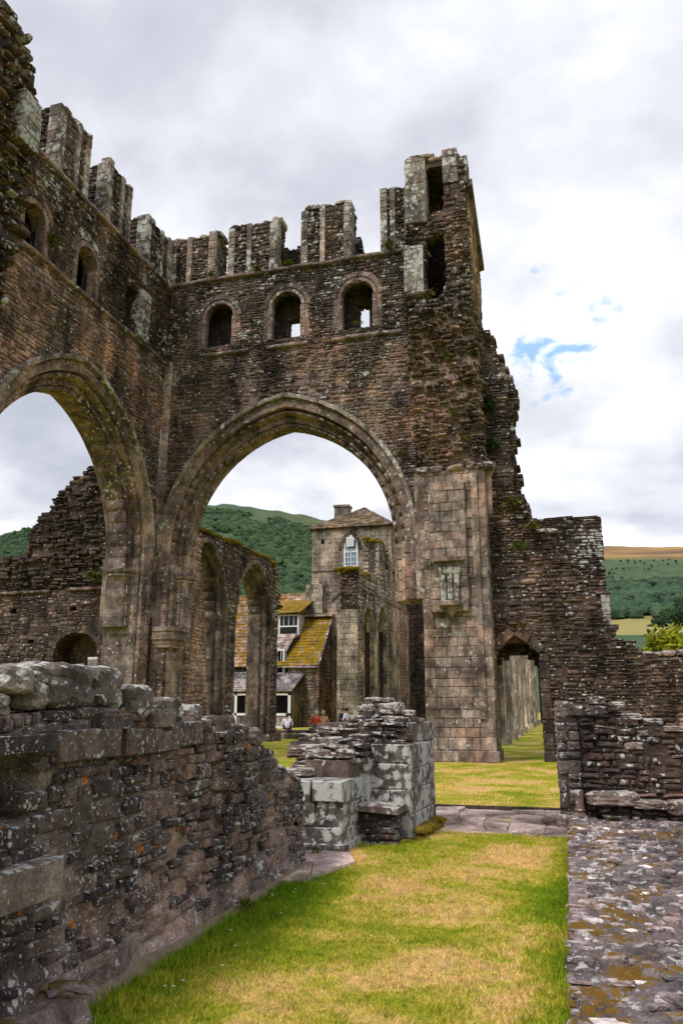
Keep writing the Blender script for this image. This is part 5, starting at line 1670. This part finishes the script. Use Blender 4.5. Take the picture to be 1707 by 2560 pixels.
prism_face((-2.46, 10.12), (-1.95, 10.12), 0, 1.12, M_cpa, **{**akw, 'core': None})
prism_face((-1.95, 10.12), (-1.86, 11.45), 0, 1.12, M_cpa, **{**akw, 'ch': (.24, .3)})
prism_face((-2.75, 9.9), (-2.44, 9.9), 0, .96, M_cpa, **akw)
prism_face((-2.44, 9.9), (-2.44, 10.15), 0, .96, M_cpa, **akw)
MB().box((-2.75, 9.93, 0), (-2.47, 10.3, .94)).build('mortar_core', M_mortar, CP)
prism_face((-2.05, 10.45), (-1.86, 11.45), 1.12, 1.38, M_cpa, **{**akw, 'ch': (.2, .26)})
MB().box((-3.3, 10.5, 1.1), (-1.98, 11.5, 1.36)).build('mortar_core', M_mortar, CP)
# mossy foot on the right
Ms, Ls = [], []
for k in range(70):
    t_ = rs.rand()
    sz = rs.uniform(.06, .15)
    Ms.append(np.diag([sz, -sz, sz * .6])); Ls.append([-1.90 + .1 * t_ + rs.uniform(-.02, .07), 10.0 + 1.3 * t_ - sz / 2, rs.uniform(0, .12)])
BC.put('moss_cushion', 'pebble', M_moss, np.array(Ms), np.array(Ls))
# rubble heap: courses of rough stone stepping back
def heap(poly_pts, y_, z0, z1, mat, core):
    lay(BC, (0, y_, 0), X_, FR, [poly_pts], z0, z1, mat, ch=(.055, .12), ln=(.14, .36), core=core, prot=.09, kind='rough', depth=.3, ragged=.05, gap=.012, tilt=4, split=.1)
heap([(-3.36, .72), (-2.5, .72), (-2.5, .98), (-2.72, 1.0), (-3.3, 1.0), (-3.38, .9)], 9.55, .72, 1.0, M_cpr, .8)
heap([(-3.48, .98), (-2.45, .98), (-2.45, 1.14), (-2.8, 1.16), (-3.2, 1.14), (-3.46, 1.12)], 9.85, .98, 1.16, M_cpr, .8)
heap([(-3.3, 1.1), (-2.02, 1.1), (-2.02, 1.34), (-2.8, 1.36), (-3.15, 1.24)], 10.3, 1.1, 1.38, M_cpr, 1.0)
heap([(-2.86, 1.32), (-2.05, 1.32), (-2.1, 1.48), (-2.72, 1.46)], 10.6, 1.34, 1.5, M_cpr, .8)
heap([(-2.8, 1.45), (-2.1, 1.45), (-2.3, 1.64), (-2.62, 1.62)], 10.75, 1.45, 1.64, M_cpr, .5)
MB().box((-3.1, 9.4, 0), (-2.55, 10.4, .95)).build('mortar_core', M_mortar, CP)
def boulders(bag, lst, mat, name='boulder'):
    for (x_, y_, z_, sx_, sy_, sz_, a) in lst:
        M = np.zeros((1, 3, 3))
        M[0, :, 0] = np.array([math.cos(a), math.sin(a), 0]) * sx_; M[0, :, 1] = np.array([math.sin(a), -math.cos(a), 0]) * sy_; M[0, :, 2] = np.array([.1 * math.sin(a * 7), 0, 1]) * sz_
        bag.put(name, 'boulder', mat, M, np.array([[x_, y_ - sy_ / 2, z_]]) )
boulders(BC, [(-2.5, 10.9, 1.63, .42, .3, .16, .1), (-2.35, 10.75, 1.56, .36, .3, .15, -.2), (-2.66, 10.85, 1.52, .26, .28, .14, .3), (-2.1, 10.8, 1.47, .26, .25, .14, .1), (-2.74, 10.6, 1.42, .26, .3, .10, 0), (-2.2, 10.5, 1.41, .3, .3, .1, .2),
              (-2.55, 10.45, 1.38, .34, .3, .09, -.1), (-3.05, 10.3, 1.27, .34, .3, .1, .1), (-3.25, 10.1, 1.19, .3, .28, .1, .2), (-2.95, 9.95, 1.15, .32, .3, .12, -.1), (-3.3, 9.75, 1.03, .28, .3, .12, 0), (-2.98, 9.6, 1.02, .3, .25, .1, .1), (-3.12, 9.35, .82, .3, .3, .1, 0),
              (-1.98, 10.9, 1.40, .2, .2, .06, 0), (-2.62, 10.2, 1.18, .3, .25, .12, 0), (-2.65, 9.7, 1.0, .25, .3, .15, .2)], M_cpr)
BC.finish()

ST = thing('stone_bench', 'small stone table or step with an overhanging slab, built against the broken pier stump', 'stone step', (-2.3, 9.9, 0))
BST = Bag(ST)
block_masonry(BST, -2.62, -2.04, 9.62, 10.08, 0, .36, M_near, sides='FR', ch=(.07, .11), ln=(.15, .35), prot=.02, depth=.1)
Mx = np.zeros((1, 3, 3)); Mx[0, :, 0] = (.68, .02, 0); Mx[0, :, 1] = (0, -.56, 0); Mx[0, :, 2] = (.01, 0, .075)
BST.put('slab', 'ashlar', M_cpr, Mx, np.array([[-2.34, 9.55, .40]]))
BST.finish()

# right stub wall
RS = thing('low_rubble_wall', 'low dark rubble wall on the right with a squared jamb, stepping down rightwards', 'stone wall', (.8, 12, 0))
BRS = Bag(RS)
tr = [(-.14, 1.46), (.02, 1.5), (.06, 1.5), (.3, 1.55), (.45, 1.58), (.72, 1.55), (.78, 1.42), (1.06, 1.34), (1.3, 1.28), (1.45, 1.24), (1.55, 1.1), (2.6, 1.0), (5.5, .9), (5.5, 0), (-.14, 0)]
lay(BRS, (0, 12.0, 0), X_, FR, [tr], 0, 1.6, M_dark, ch=(.045, .1), ln=(.12, .42), core=.9, prot=.05, kind='rough', depth=.25, ragged=.03, tilt=2, cmat=M_mortd, gap=.012, split=.2, mat2=M_cpr, p2=.06, keep=lambda u_, z_: u_ > .12 or z_ > 1.5)
lay(BRS, (-.18, 0, 0), Y_, LF, [rect(12.0, 12.9, 0, 1.46)], 0, 1.46, M_jmb, ch=(.2, .3), ln=(.3, .5), kind='ashlar', name='ashlar_block', depth=.15)
lay(BRS, (0, 11.93, 0), X_, FR, [rect(-.2, .14, 0, 1.4)], 0, 1.4, M_jmb, ch=(.09, .26), ln=(.14, .36), kind='rough', name='ashlar_block', prot=.02, depth=.3, core=.5, cmat=M_mortd)
boulders(BRS, [(-.06, 12.1, 1.53, .27, .3, .25, 0), (.13, 12.1, 1.51, .22, .25, .17, .1), (.37, 12.05, 1.52, .36, .25, .15, 0), (.42, 12.25, 1.66, .26, .3, .14, .2), (.68, 12.2, 1.60, .24, .3, .1, 0), (.85, 12.1, 1.44, .3, .3, .1, 0), (1.1, 12.15, 1.37, .34, .3, .1, 0), (1.4, 12.1, 1.28, .3, .3, .08, 0), (.5, 11.85, .36, .72, .4, .2, 0), (1.0, 11.85, .3, .5, .35, .12, .1), (1.35, 11.8, .28, .35, .4, .2, 0)], M_cpr)
lay(BRS, (0, 11.85, 0), X_, FR, [[(.35, 0), (2.5, 0), (2.5, .34), (1.4, .36), (.8, .2), (.3, .22)]], .06, .36, M_cpr, ch=(.06, .1), ln=(.15, .4), core=.3, prot=.12, kind='rough', depth=.3, tilt=5, cmat=M_mortd)
MB().lathe((.07, 11.84, 0), [(.10, 0), (.10, .12), (.06, .17), (.075, .2), (.06, .22), (.06, .46)], 10).build('colonnette', M_arch, RS)
MB().box((-.14, 11.95, .0), (.1, 12.6, 1.42)).build('jamb_core', M_mortd, RS)
BRS.finish()
stn = thing('loose_stone', 'loose rounded grey stone on the ground at the corner of the right-hand wall', 'stone', (-.1, 11.6, 0))
Bq = Bag(stn)
boulders(Bq, [(-.1, 11.68, .07, .22, .24, .17, .3)], M_cpr, 'stone')
boulders(Bq, [(-.3, 11.8, .04, .3, .2, .1, .1), (.05, 11.5, .05, .16, .2, .12, .8)], M_vdark, 'stone')
Bq.finish()

# right foreground footing: broad low wall top of mortared stones
RF = thing('wall_footing', 'broad low footing on the right in the foreground, topped with pale set stones', 'wall footing', (1.5, 7, 0))
BRF = Bag(RF)
def fF(x_, y_):
    q = Vector((x_ * 1.6, y_ * 1.6, 9))
    ed = -.1 + .035 * mnoise.noise(Vector((y_ * 3, 0, 5)))
    e = min(1, max(0, (x_ - ed) / .05))
    f_ = .12 + .05 * mnoise.fractal(q, .9, 2, 4)
    f_ = f_ * .45 + .55 * (round(f_ / .028) * .028) + .026 * mnoise.fractal(q * 6, .8, 2, 4)
    return (x_, y_, -.05 + e * (f_ + .05))
xs_ = np.concatenate([np.linspace(-.16, 1.4, 120)[:-1], np.linspace(1.4, 5, 50)]); ys_ = np.linspace(2.5, 11.85, 300)
VS = np.array([[fF(x, y) for y in ys_] for x in xs_]).reshape(-1, 3)
I = (np.arange(len(xs_) - 1)[:, None] * 300 + np.arange(299)[None])
FQ = np.stack([I, I + 300, I + 301, I + 1], -1).reshape(-1, 4)
add_obj('mortar_bed', mesh_np('mortar_bed', VS, [FQ], None, False), M_foot, RF)
Ms, Ls, kd = [], [], []
M_fpale = stone_mat('pale_set_stone', [(.24, .20, .19), (.33, .29, .28), (.18, .15, .145), (.40, .36, .35)], lichen=.6, lscale=10, grain=60, bump=.7, topl=.3, lich_col=(.68, .65, .64))
buck = {0: ([], []), 1: ([], [])}
occ = []
for k in range(2000):
    y_ = rs.uniform(3.2, 11.7); x_ = rs.uniform(-.01, 2.6)
    if x_ > .25 * y_ - .3 and x_ > 1.2: pass
    l_ = rs.uniform(.045, .16) * (1 if rs.rand() < .93 else 1.8)
    w_ = l_ * rs.uniform(.35, .65)
    h_ = rs.uniform(.025, .055)
    if any((x_ - a) ** 2 + ((y_ - b_)) ** 2 < ((l_ + c_) * .36) ** 2 for a, b_, c_ in occ[-900:]):
        continue
    occ.append((x_, y_, l_))
    a = rs.normal(0, .35)
    M = np.zeros((3, 3)); M[:, 0] = np.array([math.cos(a), math.sin(a), rs.normal(0, .06)]) * l_; M[:, 1] = np.array([math.sin(a), -math.cos(a), rs.normal(0, .08)]) * w_; M[:, 2] = np.array([0, 0, 1]) * h_
    b0 = buck[int(rs.rand() < .25)]
    b0[0].append(M); b0[1].append(np.array([x_ + .0, y_ - w_ / 2, fF(x_, y_)[2] + h_ * rs.uniform(-.25, .2)]))
BRF.put('stone', 'lump', M_foot, np.array(buck[0][0]), np.array(buck[0][1]))
BRF.put('stone', 'pebble', M_fpale, np.array(buck[1][0]), np.array(buck[1][1]))
# edge stones along the lawn
lay(BRF, (-.08, 0, 0), Y_, LF, [rect(2.6, 11.8, -.03, .12)], -.03, .12, M_foot, ch=(.07, .08), ln=(.1, .28), kind='rough', depth=.14, prot=.03)
BRF.finish()

# flagstone threshold: big worn slabs in rows
FL = thing('stone_threshold', 'worn pinkish flagstone threshold between the broken pier and the right-hand wall', 'paving', (-1.1, 12, 0))
MB().box((-2.4, 10.78, -.2), (-.1, 13.5, -.055)).build('bedding', M_mortar, FL)
# irregular slabs from a jittered grid with shared corners
gx_ = [-2.15, -1.62, -1.2, -.85, -.42, -.1]; gy_ = [10.78, 11.25, 11.8, 12.35, 12.9, 13.38]
GP = {}
for i, gx1 in enumerate(gx_):
    for j, gy1 in enumerate(gy_):
        GP[i, j] = (gx1 + (rs.uniform(-.13, .13) if 0 < i < 5 else 0), gy1 + (rs.uniform(-.14, .14) if 0 < j < 5 else rs.uniform(-.04, .04)))
for i in range(5):
    for j in range(5):
        if rs.rand() < .0: continue
        q = [GP[i, j], GP[i + 1, j], GP[i + 1, j + 1], GP[i, j + 1]]
        cx_, cy_ = sum(p[0] for p in q) / 4, sum(p[1] for p in q) / 4
        # subdivide outline for a worn edge
        ol = []
        for a in range(4):
            p, r2 = q[a], q[(a + 1) % 4]
            for s_ in (0, .33, .66):
                ol.append((p[0] + (r2[0] - p[0]) * s_ + rs.normal(0, .008), p[1] + (r2[1] - p[1]) * s_ + rs.normal(0, .01)))
        zt = -.012 + rs.uniform(-.012, .016)
        tx, ty_ = rs.normal(0, .02), rs.normal(0, .02)
        V = []
        for sc, z_ in ((.985, -.1), (.985, zt - .012), (.95, zt)):
            for p in ol:
                V.append((cx_ + (p[0] - cx_) * sc, cy_ + (p[1] - cy_) * sc, z_ + (tx * (p[0] - cx_) + ty_ * (p[1] - cy_) if z_ > -.05 else 0)))
        V.append((cx_, cy_, zt + .004))
        F = [(l * 12 + k, l * 12 + (k + 1) % 12, (l + 1) * 12 + (k + 1) % 12, (l + 1) * 12 + k) for l in range(2) for k in range(12)] + [(24 + k, 24 + (k + 1) % 12, 36) for k in range(12)]
        MB().add(V, F).build('flagstone', M_flag, FL)
P2 = thing('paving_slab', 'pale paving slabs on the ground between the left wall and the broken pier', 'paving', (-2.6, 8.4, 0))
for k, q in enumerate((((-3.1, 7.95), (-2.6, 7.3), (-2.42, 7.55), (-2.6, 8.2)), ((-3.2, 8.05), (-2.62, 8.25), (-2.45, 7.62), (-2.22, 8.4), (-2.4, 8.88), (-3.2, 8.88)))):
    m_ = len(q)
    MB().add([(x_, y_, -.05) for x_, y_ in q] + [(x_, y_, .035) for x_, y_ in q], [tuple(range(m_, 2 * m_))] + [(i, (i + 1) % m_, m_ + (i + 1) % m_, m_ + i) for i in range(m_)]).build('flagstone', M_flag, P2)
# turf edge at the far side of the threshold, its shadow line painted dark
MB().box((-2.2, 13.4, -.1), (-.1, 13.46, .03)).build('turf_edge_shade', M_mortd, kind='structure')
# worn earth strip at the foot of the left wall
M_earth = plain('bare_earth', (.20, .145, .11), 1.0, scale=9)
Vs = []
yy_ = np.linspace(3.6, 8.1, 60)
for y_ in yy_:
    w_ = .04 + .04 * mnoise.noise(Vector((y_ * 2, 0, 0)))
    Vs += [(-2.72, y_, .05), (-2.66 + w_ * .4, y_, .035), (-2.62 + w_, y_, -.02)]
add_obj('earth_strip', mesh_np('earth_strip', np.array(Vs), [np.array([[3 * i + k, 3 * i + k + 1, 3 * i + k + 4, 3 * i + k + 3] for i in range(59) for k in range(2)])], None, True), M_earth, kind='structure')

# ================================================================= PEOPLE
def person(label, loc, rot, shirt, trousers, hair, skin=(.42, .25, .18), lean=.12, white_hair=False, seat=.4):
    """seated figure, local +Y is the way it faces; origin on the seat"""
    root = thing('person', label, 'person', loc, 'people sitting on the far lawn')
    ms = plain('skin_%d' % len(MATS), skin, .6)
    mc = plain('shirt_%d' % len(MATS), shirt, .9)
    mt = plain('trousers_%d' % len(MATS), trousers, .9)
    mh = plain('hair_%d' % len(MATS), hair, .9)
    Rm = Matrix.Rotation(rot, 4, 'Z')

    def skinned(name, vs, es, mat, sub=2):
        me = bpy.data.meshes.new(name)
        me.from_pydata([Rm @ Vector(v[:3]) + Vector(loc) for v in vs], es, [])
        o = add_obj(name, me, mat, root)
        md = o.modifiers.new('skin', 'SKIN')
        me.skin_vertices[0].data[0].use_root = True
        for i, v in enumerate(vs):
            r_ = v[3]
            me.skin_vertices[0].data[i].radius = (r_, r_ * (v[4] if len(v) > 4 else 1))
        sb = o.modifiers.new('sub', 'SUBSURF'); sb.levels = sub; sb.render_levels = sub
        md.use_smooth_shade = True
        return o
    L = lean
    body = [(0, 0, .1, .13), (0, L * .4, .32, .13), (0, L, .50, .10), (0, L * 1.15, .57, .05), (0, L * 1.25 + .02, .66, .085, 1.1), (0, L * 1.25 + .03, .77, .075),
            (-.10, .05, .09, .085), (-.13, .42, .10, .065), (-.12, .46, -.36, .045), (-.12, .58, -.38, .035),
            (.10, .05, .09, .085), (.13, .42, .10, .065), (.12, .46, -.36, .045), (.12, .58, -.38, .035),
            (-.17, L, .49, .055), (-.25, L + .02, .25, .042), (-.16, .28, .16, .034), (-.12, .36, .15, .03),
            (.17, L, .49, .055), (.25, L + .02, .25, .042), (.16, .28, .16, .034), (.12, .36, .15, .03)]
    es = [(0, 1), (1, 2), (2, 3), (3, 4), (4, 5), (0, 6), (6, 7), (7, 8), (8, 9), (0, 10), (10, 11), (11, 12), (12, 13), (2, 14), (14, 15), (15, 16), (16, 17), (2, 18), (18, 19), (19, 20), (20, 21)]
    skinned('body', body, es, ms)
    sh_ = [(0, -.005, .05, .165, .85), (0, L * .4, .30, .165, .85), (0, L, .49, .125), (0, L * 1.1, .54, .07), (-.18, L, .49, .075), (-.26, L + .02, .25, .06), (-.19, .2, .18, .05), (.18, L, .49, .075), (.26, L + .02, .25, .06), (.19, .2, .18, .05)]
    skinned('shirt', sh_, [(0, 1), (1, 2), (2, 3), (2, 4), (4, 5), (5, 6), (2, 7), (7, 8), (8, 9)], mc)
    tr_ = [(0, .0, .08, .16), (-.10, .06, .09, .10), (-.13, .42, .10, .08), (-.12, .46, -.2, .065), (.10, .06, .09, .10), (.13, .42, .10, .08), (.12, .46, -.2, .065)]
    skinned('trousers', tr_, [(0, 1), (1, 2), (2, 3), (0, 4), (4, 5), (5, 6)], mt)
    hb = MB()
    V, F = ICO2
    hc = Vector((0, L * 1.25 - .005, .735))
    keep_f = [tuple(f) for f in F if not all((V[i][1] > .35 and V[i][2] < .3) or V[i][2] < -.75 for i in f)]
    hb.add([Rm @ (Vector((v[0] * .098, v[1] * .108, v[2] * .115)) + hc) + Vector(loc) for v in V], keep_f)
    hb.build('hair', mh, root, smooth=True)
    fc = MB()
    for sx_ in (-.035, .035):
        c_ = Rm @ (Vector((sx_, L * 1.25 + .1, .72))) + Vector(loc)
        fc.add([Vector(v) * .011 + c_ for v in ICO1[0]], [tuple(f) for f in ICO1[1]])
    fc.build('eyes', plain('eye_%d' % len(MATS), (.03, .02, .02), .4), root)
    return root


person('person in a white top sitting alone on the kerb, back turned', (-13.30, 37.5, .40), R(20), (.72, .70, .82), (.03, .03, .035), (.05, .035, .025))
person('person with white hair in a red top, back turned', (-12.02, 38.2, .50), R(22), (.62, .06, .035), (.16, .16, .22), (.72, .66, .56))
person('person with fair hair in a pale orange top beside the person in red', (-11.72, 38.3, .50), R(14), (.68, .36, .18), (.30, .28, .26), (.62, .50, .36))
person('person in dark clothes sitting furthest back, facing the person in pale blue', (-12.12, 43.0, .62), R(-110), (.02, .022, .03), (.05, .02, .03), (.04, .03, .025))
person('person in a pale blue hooded top beside the one in dark clothes', (-11.78, 43.0, .62), R(75), (.62, .66, .80), (.05, .05, .07), (.02, .018, .02), lean=.02)
SB = thing('stone_block', 'low stone seat block on the far lawn under the two people in red and orange', 'stone block', (-11.8, 38.3, 0))
Bq = Bag(SB)
block_masonry(Bq, -12.4, -11.2, 38.0, 38.7, 0, .5, M_ash, sides='FR', ch=(.2, .25), ln=(.3, .6))
Bq.finish()
SB = thing('stone_block', 'second stone seat block further back, under the pair in dark and pale blue clothes', 'stone block', (-11.6, 43, 0))
Bq = Bag(SB)
block_masonry(Bq, -12.4, -11.4, 42.7, 43.3, 0, .62, M_ash, sides='FR', ch=(.2, .25), ln=(.3, .6))
Bq.finish()
bgm = plain('bag_cloth', (.03, .03, .035), .9)
bag_ = thing('bag', 'dark bag lying on the grass to the left of the person in red', 'bag', (-12.7, 38.0, 0))
Vb = ICO2[0] * np.array([.32, .2, .14]) + np.array([-12.75, 38.0, .13])
add_obj('bag_body', mesh_np('bag_body', Vb, [ICO2[1]], None, True), bgm, bag_)
MB().tube([(-12.95, 38.0, .22), (-12.85, 38.0, .38), (-12.65, 38.0, .38), (-12.55, 38.0, .22)], .015, 5).build('handle', bgm, bag_)

# ================================================================= VEGETATION
def weeds(label, c, nrm, size, mat=None, n=60, name='weed'):
    return fan(None, name, c, nrm, size * .72, mat or M_weed, n, label=label, cat='plant', group='weeds growing on the ruin')


weeds('green fern on the parapet between the second and third piers of masonry', (-8.75, 23.95, 17.2), (0, -.5, .3), .38, M_weedg, 90)
weeds('brown tuft of grass at the foot of the second parapet pier', (-9.9, 23.93, 17.15), (0, -1, 0), .4, n=70)
weeds('yellow-brown tuft at the parapet corner beside the first parapet pier', (-11.75, 23.9, 17.2), (0, -1, 0), .36, n=70)
weeds('tuft under the string course between the second and third windows', (-8.0, 23.9, 16.8), (0, -1, -.2), .3, n=50)
weeds('dry tuft on the parapet at the foot of the pier beside the stair turret', (-5.0, 23.9, 17.25), (0, -1, .1), .45, n=80)
weeds('small plants on the sill of the window nearest the stair turret', (-6.1, 23.9, 14.45), (0, -1, 0), .28, M_weedg, 60)
weeds('weeds hanging from the ledge at the bottom of the stair slot', (-3.6, 23.7, 15.1), (0, -1, 0), .35, n=70)
weeds('bright green plant high in the ragged rubble below the stair turret', (-3.1, 23.55, 12.75), (0, -1, -.3), .35, M_weedg, 80)
weeds('green tuft in the middle of the ragged rubble face', (-2.95, 23.5, 10.7), (0, -1, 0), .32, M_weedg, 60)
weeds('brownish tuft low in the ragged rubble just above the pier', (-2.6, 23.45, 9.7), (0, -1, 0), .36, n=60)
weeds('dark green ivy strip in the corner between the tower and the stepped wall', (-1.85, 24.25, 11.1), (0, -1, 0), .55, M_dtree, 200)
weeds('lower patch of ivy above the shaft capital in the tower corner', (-1.8, 24.25, 9.7), (0, -1, 0), .5, M_dtree, 170)
weeds('wide brown-green tuft on the upper part of the doorway wall', (-1.25, 24.25, 7.75), (0, -1, 0), .5, n=110)
weeds('green tuft on the doorway wall below the wide brown one', (-1.1, 24.25, 6.35), (0, -1, 0), .42, M_weedg, 90)
weeds('reddish-brown tuft at the step of the doorway wall beside the lichened block', (-.7, 24.2, 6.95), (0, -1, 0), .42, n=80)
weeds('small brown tuft hanging above the point of the doorway', (-1.2, 24.25, 3.95), (0, -1, 0), .3, n=50)
weeds('mossy tuft on the left side of the niche on the pier', (-3.72, 23.3, 5.75), (0, -1, 0), .26, M_weedg, 60)
weeds('green plants beside the first opening in the left wall of the tower', (-13.42, 16.9, 14.6), (1, 0, 0), .45, M_weedg, 120)
weeds('moss tuft at the inner corner of the tower where the string course ends', (-13.35, 23.9, 13.75), (.5, -.5, 0), .25, M_weedg, 50)
weeds('rust-brown tuft by the springing of the great arch, right side', (-4.65, 23.9, 9.6), (0, -1, 0), .35, n=60)
weeds('green bush growing on the dark wall behind the left arch', (-19.6, 29.7, 7.1), (0, -1, 0), .6, M_weedg, 120)
weeds('small green plant in the joints of the foreground rubble wall', (-2.65, 5.85, 1.16), (1, 0, 0), .06, M_weedg, 60)
weeds('green plant on the nave wall beside the tower house', (-12.9, 61.6, 12.0), (1, 0, 0), .6, M_weedg, 80)
weeds('leafy weeds at the foot of the broken pier, left side', (-2.75, 8.75, .05), (0, -1, .2), .12, M_weedg, 60)
weeds('tall grass in the corner beside the stone bench', (-2.62, 9.5, .03), (0, -.4, .6), .2, M_weedg, 90)
weeds('leafy weeds sprouting along the foot of the long left wall', (-2.55, 6.3, .05), (.4, 0, .5), .14, M_weedg, 110)


def crown_mesh(c, rad, n, leaf, squash=.8, lobes=9):
    """leaf-sized faces spread through lobed clumps"""
    c = np.asarray(c, float)
    lob = [(c + np.array([rs.normal(0, .45), rs.normal(0, .45), rs.normal(0, .35) * squash]) * rad, rad * rs.uniform(.35, .62)) for _ in range(lobes)]
    V, F, Rn = [], [], []
    for i in range(n):
        cc, lr = lob[rs.randint(lobes)]
        d = rs.normal(0, 1, 3); d /= np.linalg.norm(d)
        p = cc + d * lr * rs.uniform(.65, 1.05) * np.array([1, 1, squash])
        a = rs.normal(0, 1, 3); a /= np.linalg.norm(a)
        b_ = np.cross(a, d + rs.normal(0, .4, 3)); b_ /= (np.linalg.norm(b_) + 1e-6)
        s_ = leaf * rs.uniform(.6, 1.3)
        k = len(V)
        V += [p - a * s_, p + b_ * s_ * .6, p + a * s_, p - b_ * s_ * .6]
        F.append((k, k + 1, k + 2, k + 3)); Rn += [rs.rand() * .6 + .4 * max(0, d[2])] * 4  # leaves facing up get a lighter tone: light from above put into colour
    return np.array(V), np.array(F), Rn


def tree(label, base, rad, hgt, mat, n=2500, leaf=.25, lobes=10, name='tree', cat='tree'):
    rt = thing(name, label, cat, base, 'trees beyond the ruins')
    V, F, Rn = crown_mesh((base[0], base[1], base[2] + hgt - rad * .8), rad, n, leaf, .8, lobes)
    add_obj('crown', mesh_np('crown', V, [F], Rn), mat, rt)
    mb_ = MB().tube([(base[0], base[1], base[2] - .5), (base[0] + .1, base[1], base[2] + hgt * .35), (base[0], base[1], base[2] + hgt * .7)], [rad * .09, rad * .07, rad * .03], 7)
    for k in range(4):
        a = k * 1.6 + rs.rand()
        mb_.tube([(base[0], base[1], base[2] + hgt * .35), (base[0] + math.cos(a) * rad * .5, base[1] + math.sin(a) * rad * .5, base[2] + hgt * .65)], [rad * .05, rad * .02], 5)
    mb_.build('trunk', M_bark, rt)


tree('bright yellow-green bushy tree beyond the wall at the right edge', (6.2, 46, 0), 2.1, 5.6, M_bush, 5200, .17, 14)
tree('lower yellow-green bush just left of the bright tree beyond the right wall', (4.4, 45, 0), 1.1, 4.5, M_bush, 1600, .14, 8)
tree('dark green tree behind the wall, in the gap left of the bright bush', (5.2, 95, 0), 3.2, 8.4, M_dtree, 2600, .34, 10)
tree('dark tree right beside the lichened block, beyond the wall', (3.0, 98, 0), 3.0, 8.3, M_dtree, 2400, .34, 10)
tree('tall dark tree on the slope at the right edge, above the pale field', (math.sin(R(8.1)) * 510, math.cos(R(8.1)) * 510, 44), 11, 19, M_dtree2, 5000, .8, 16)
tree('dark round tree on the slope just left of the tall one, above the pale field', (math.sin(R(6.6)) * 520, math.cos(R(6.6)) * 520, 44), 6.5, 12, M_dtree2, 3000, .7, 12)

# woods on the hillsides: one mass of crowns
def wood(name, pts, label, mat):
    Vv, Ff, Rn, n0 = [], [], [], 0
    for (p, r_) in pts:
        Vt, Ft = ICO1
        k = 1 + rs.uniform(-.28, .22, len(Vt))
        Vv.append(Vt * k[:, None] * np.array([r_, r_, r_ * .85]) + p); Ff.append(Ft + n0); n0 += len(Vt)
        Rn += [rs.rand()] * len(Vt)
    return add_obj(name, mesh_np(name, np.concatenate(Vv), [np.concatenate(Ff)], Rn, False), mat, kind='stuff', label=label, cat='woodland')


def on_hill(azd, r_):
    a = math.radians(azd)
    q = Vector((math.sin(a) * r_, math.cos(a) * r_, 0))
    z = float(hill_z(azd, r_)) + mnoise.fractal(q * .006, 1, 2, 3) * 5 * min(1, r_ / 600)
    return np.array([q.x, q.y, z - .5])


M_wood = foliage_mat('woodland_leaves', (.018, .042, .022), (.060, .105, .042), scale=.03)
M_woodr = foliage_mat('far_woodland_leaves', (.022, .048, .032), (.06, .105, .05), scale=.02)
pts = []
while len(pts) < 9500:
    azd = rs.uniform(-42, -14); r_ = rs.uniform(420, 1000)
    D = float(ridge_dist(azd))
    if r_ > D * .985: continue
    t_ = r_ / D
    q = mnoise.fractal(Vector((azd * .35, r_ * .008, 0)), .9, 2, 3)
    if t_ > .94 and q < (t_ - .95) * 8: continue
    if q < -.42: continue
    pts.append((on_hill(azd, r_) + np.array([0, 0, 2.4]), rs.uniform(1.8, 5.2) * (.7 if t_ > .85 else 1)))
wood('hillside_wood', pts, 'broadleaf wood covering the steep green hill behind the house', M_wood)
pts = []
tries = 0
while len(pts) < 6500 and tries < 200000:
    tries += 1
    azd = rs.uniform(-2, 14); r_ = rs.uniform(560, 1650)
    D = float(ridge_dist(azd))
    z = on_hill(azd, r_)
    el_ = math.degrees(math.atan2(z[2] - 1.6, r_))
    q = mnoise.fractal(Vector((azd * .5, el_ * 1.6, 5)), .9, 2, 3)
    if el_ < 5.7 or el_ > 9.6: continue
    if el_ > 8.0 and rs.rand() > .014: continue
    if el_ > 7.4 and q < .05 and rs.rand() > .06: continue
    if q < -.2: continue
    pts.append((z + np.array([0, 0, 3.5]), rs.uniform(2.5, 6.5) * (.45 if el_ > 8.0 else 1)))
wood('valley_wood', pts, 'dark woods and scattered thorn trees on the moorland hill at the right', M_woodr)
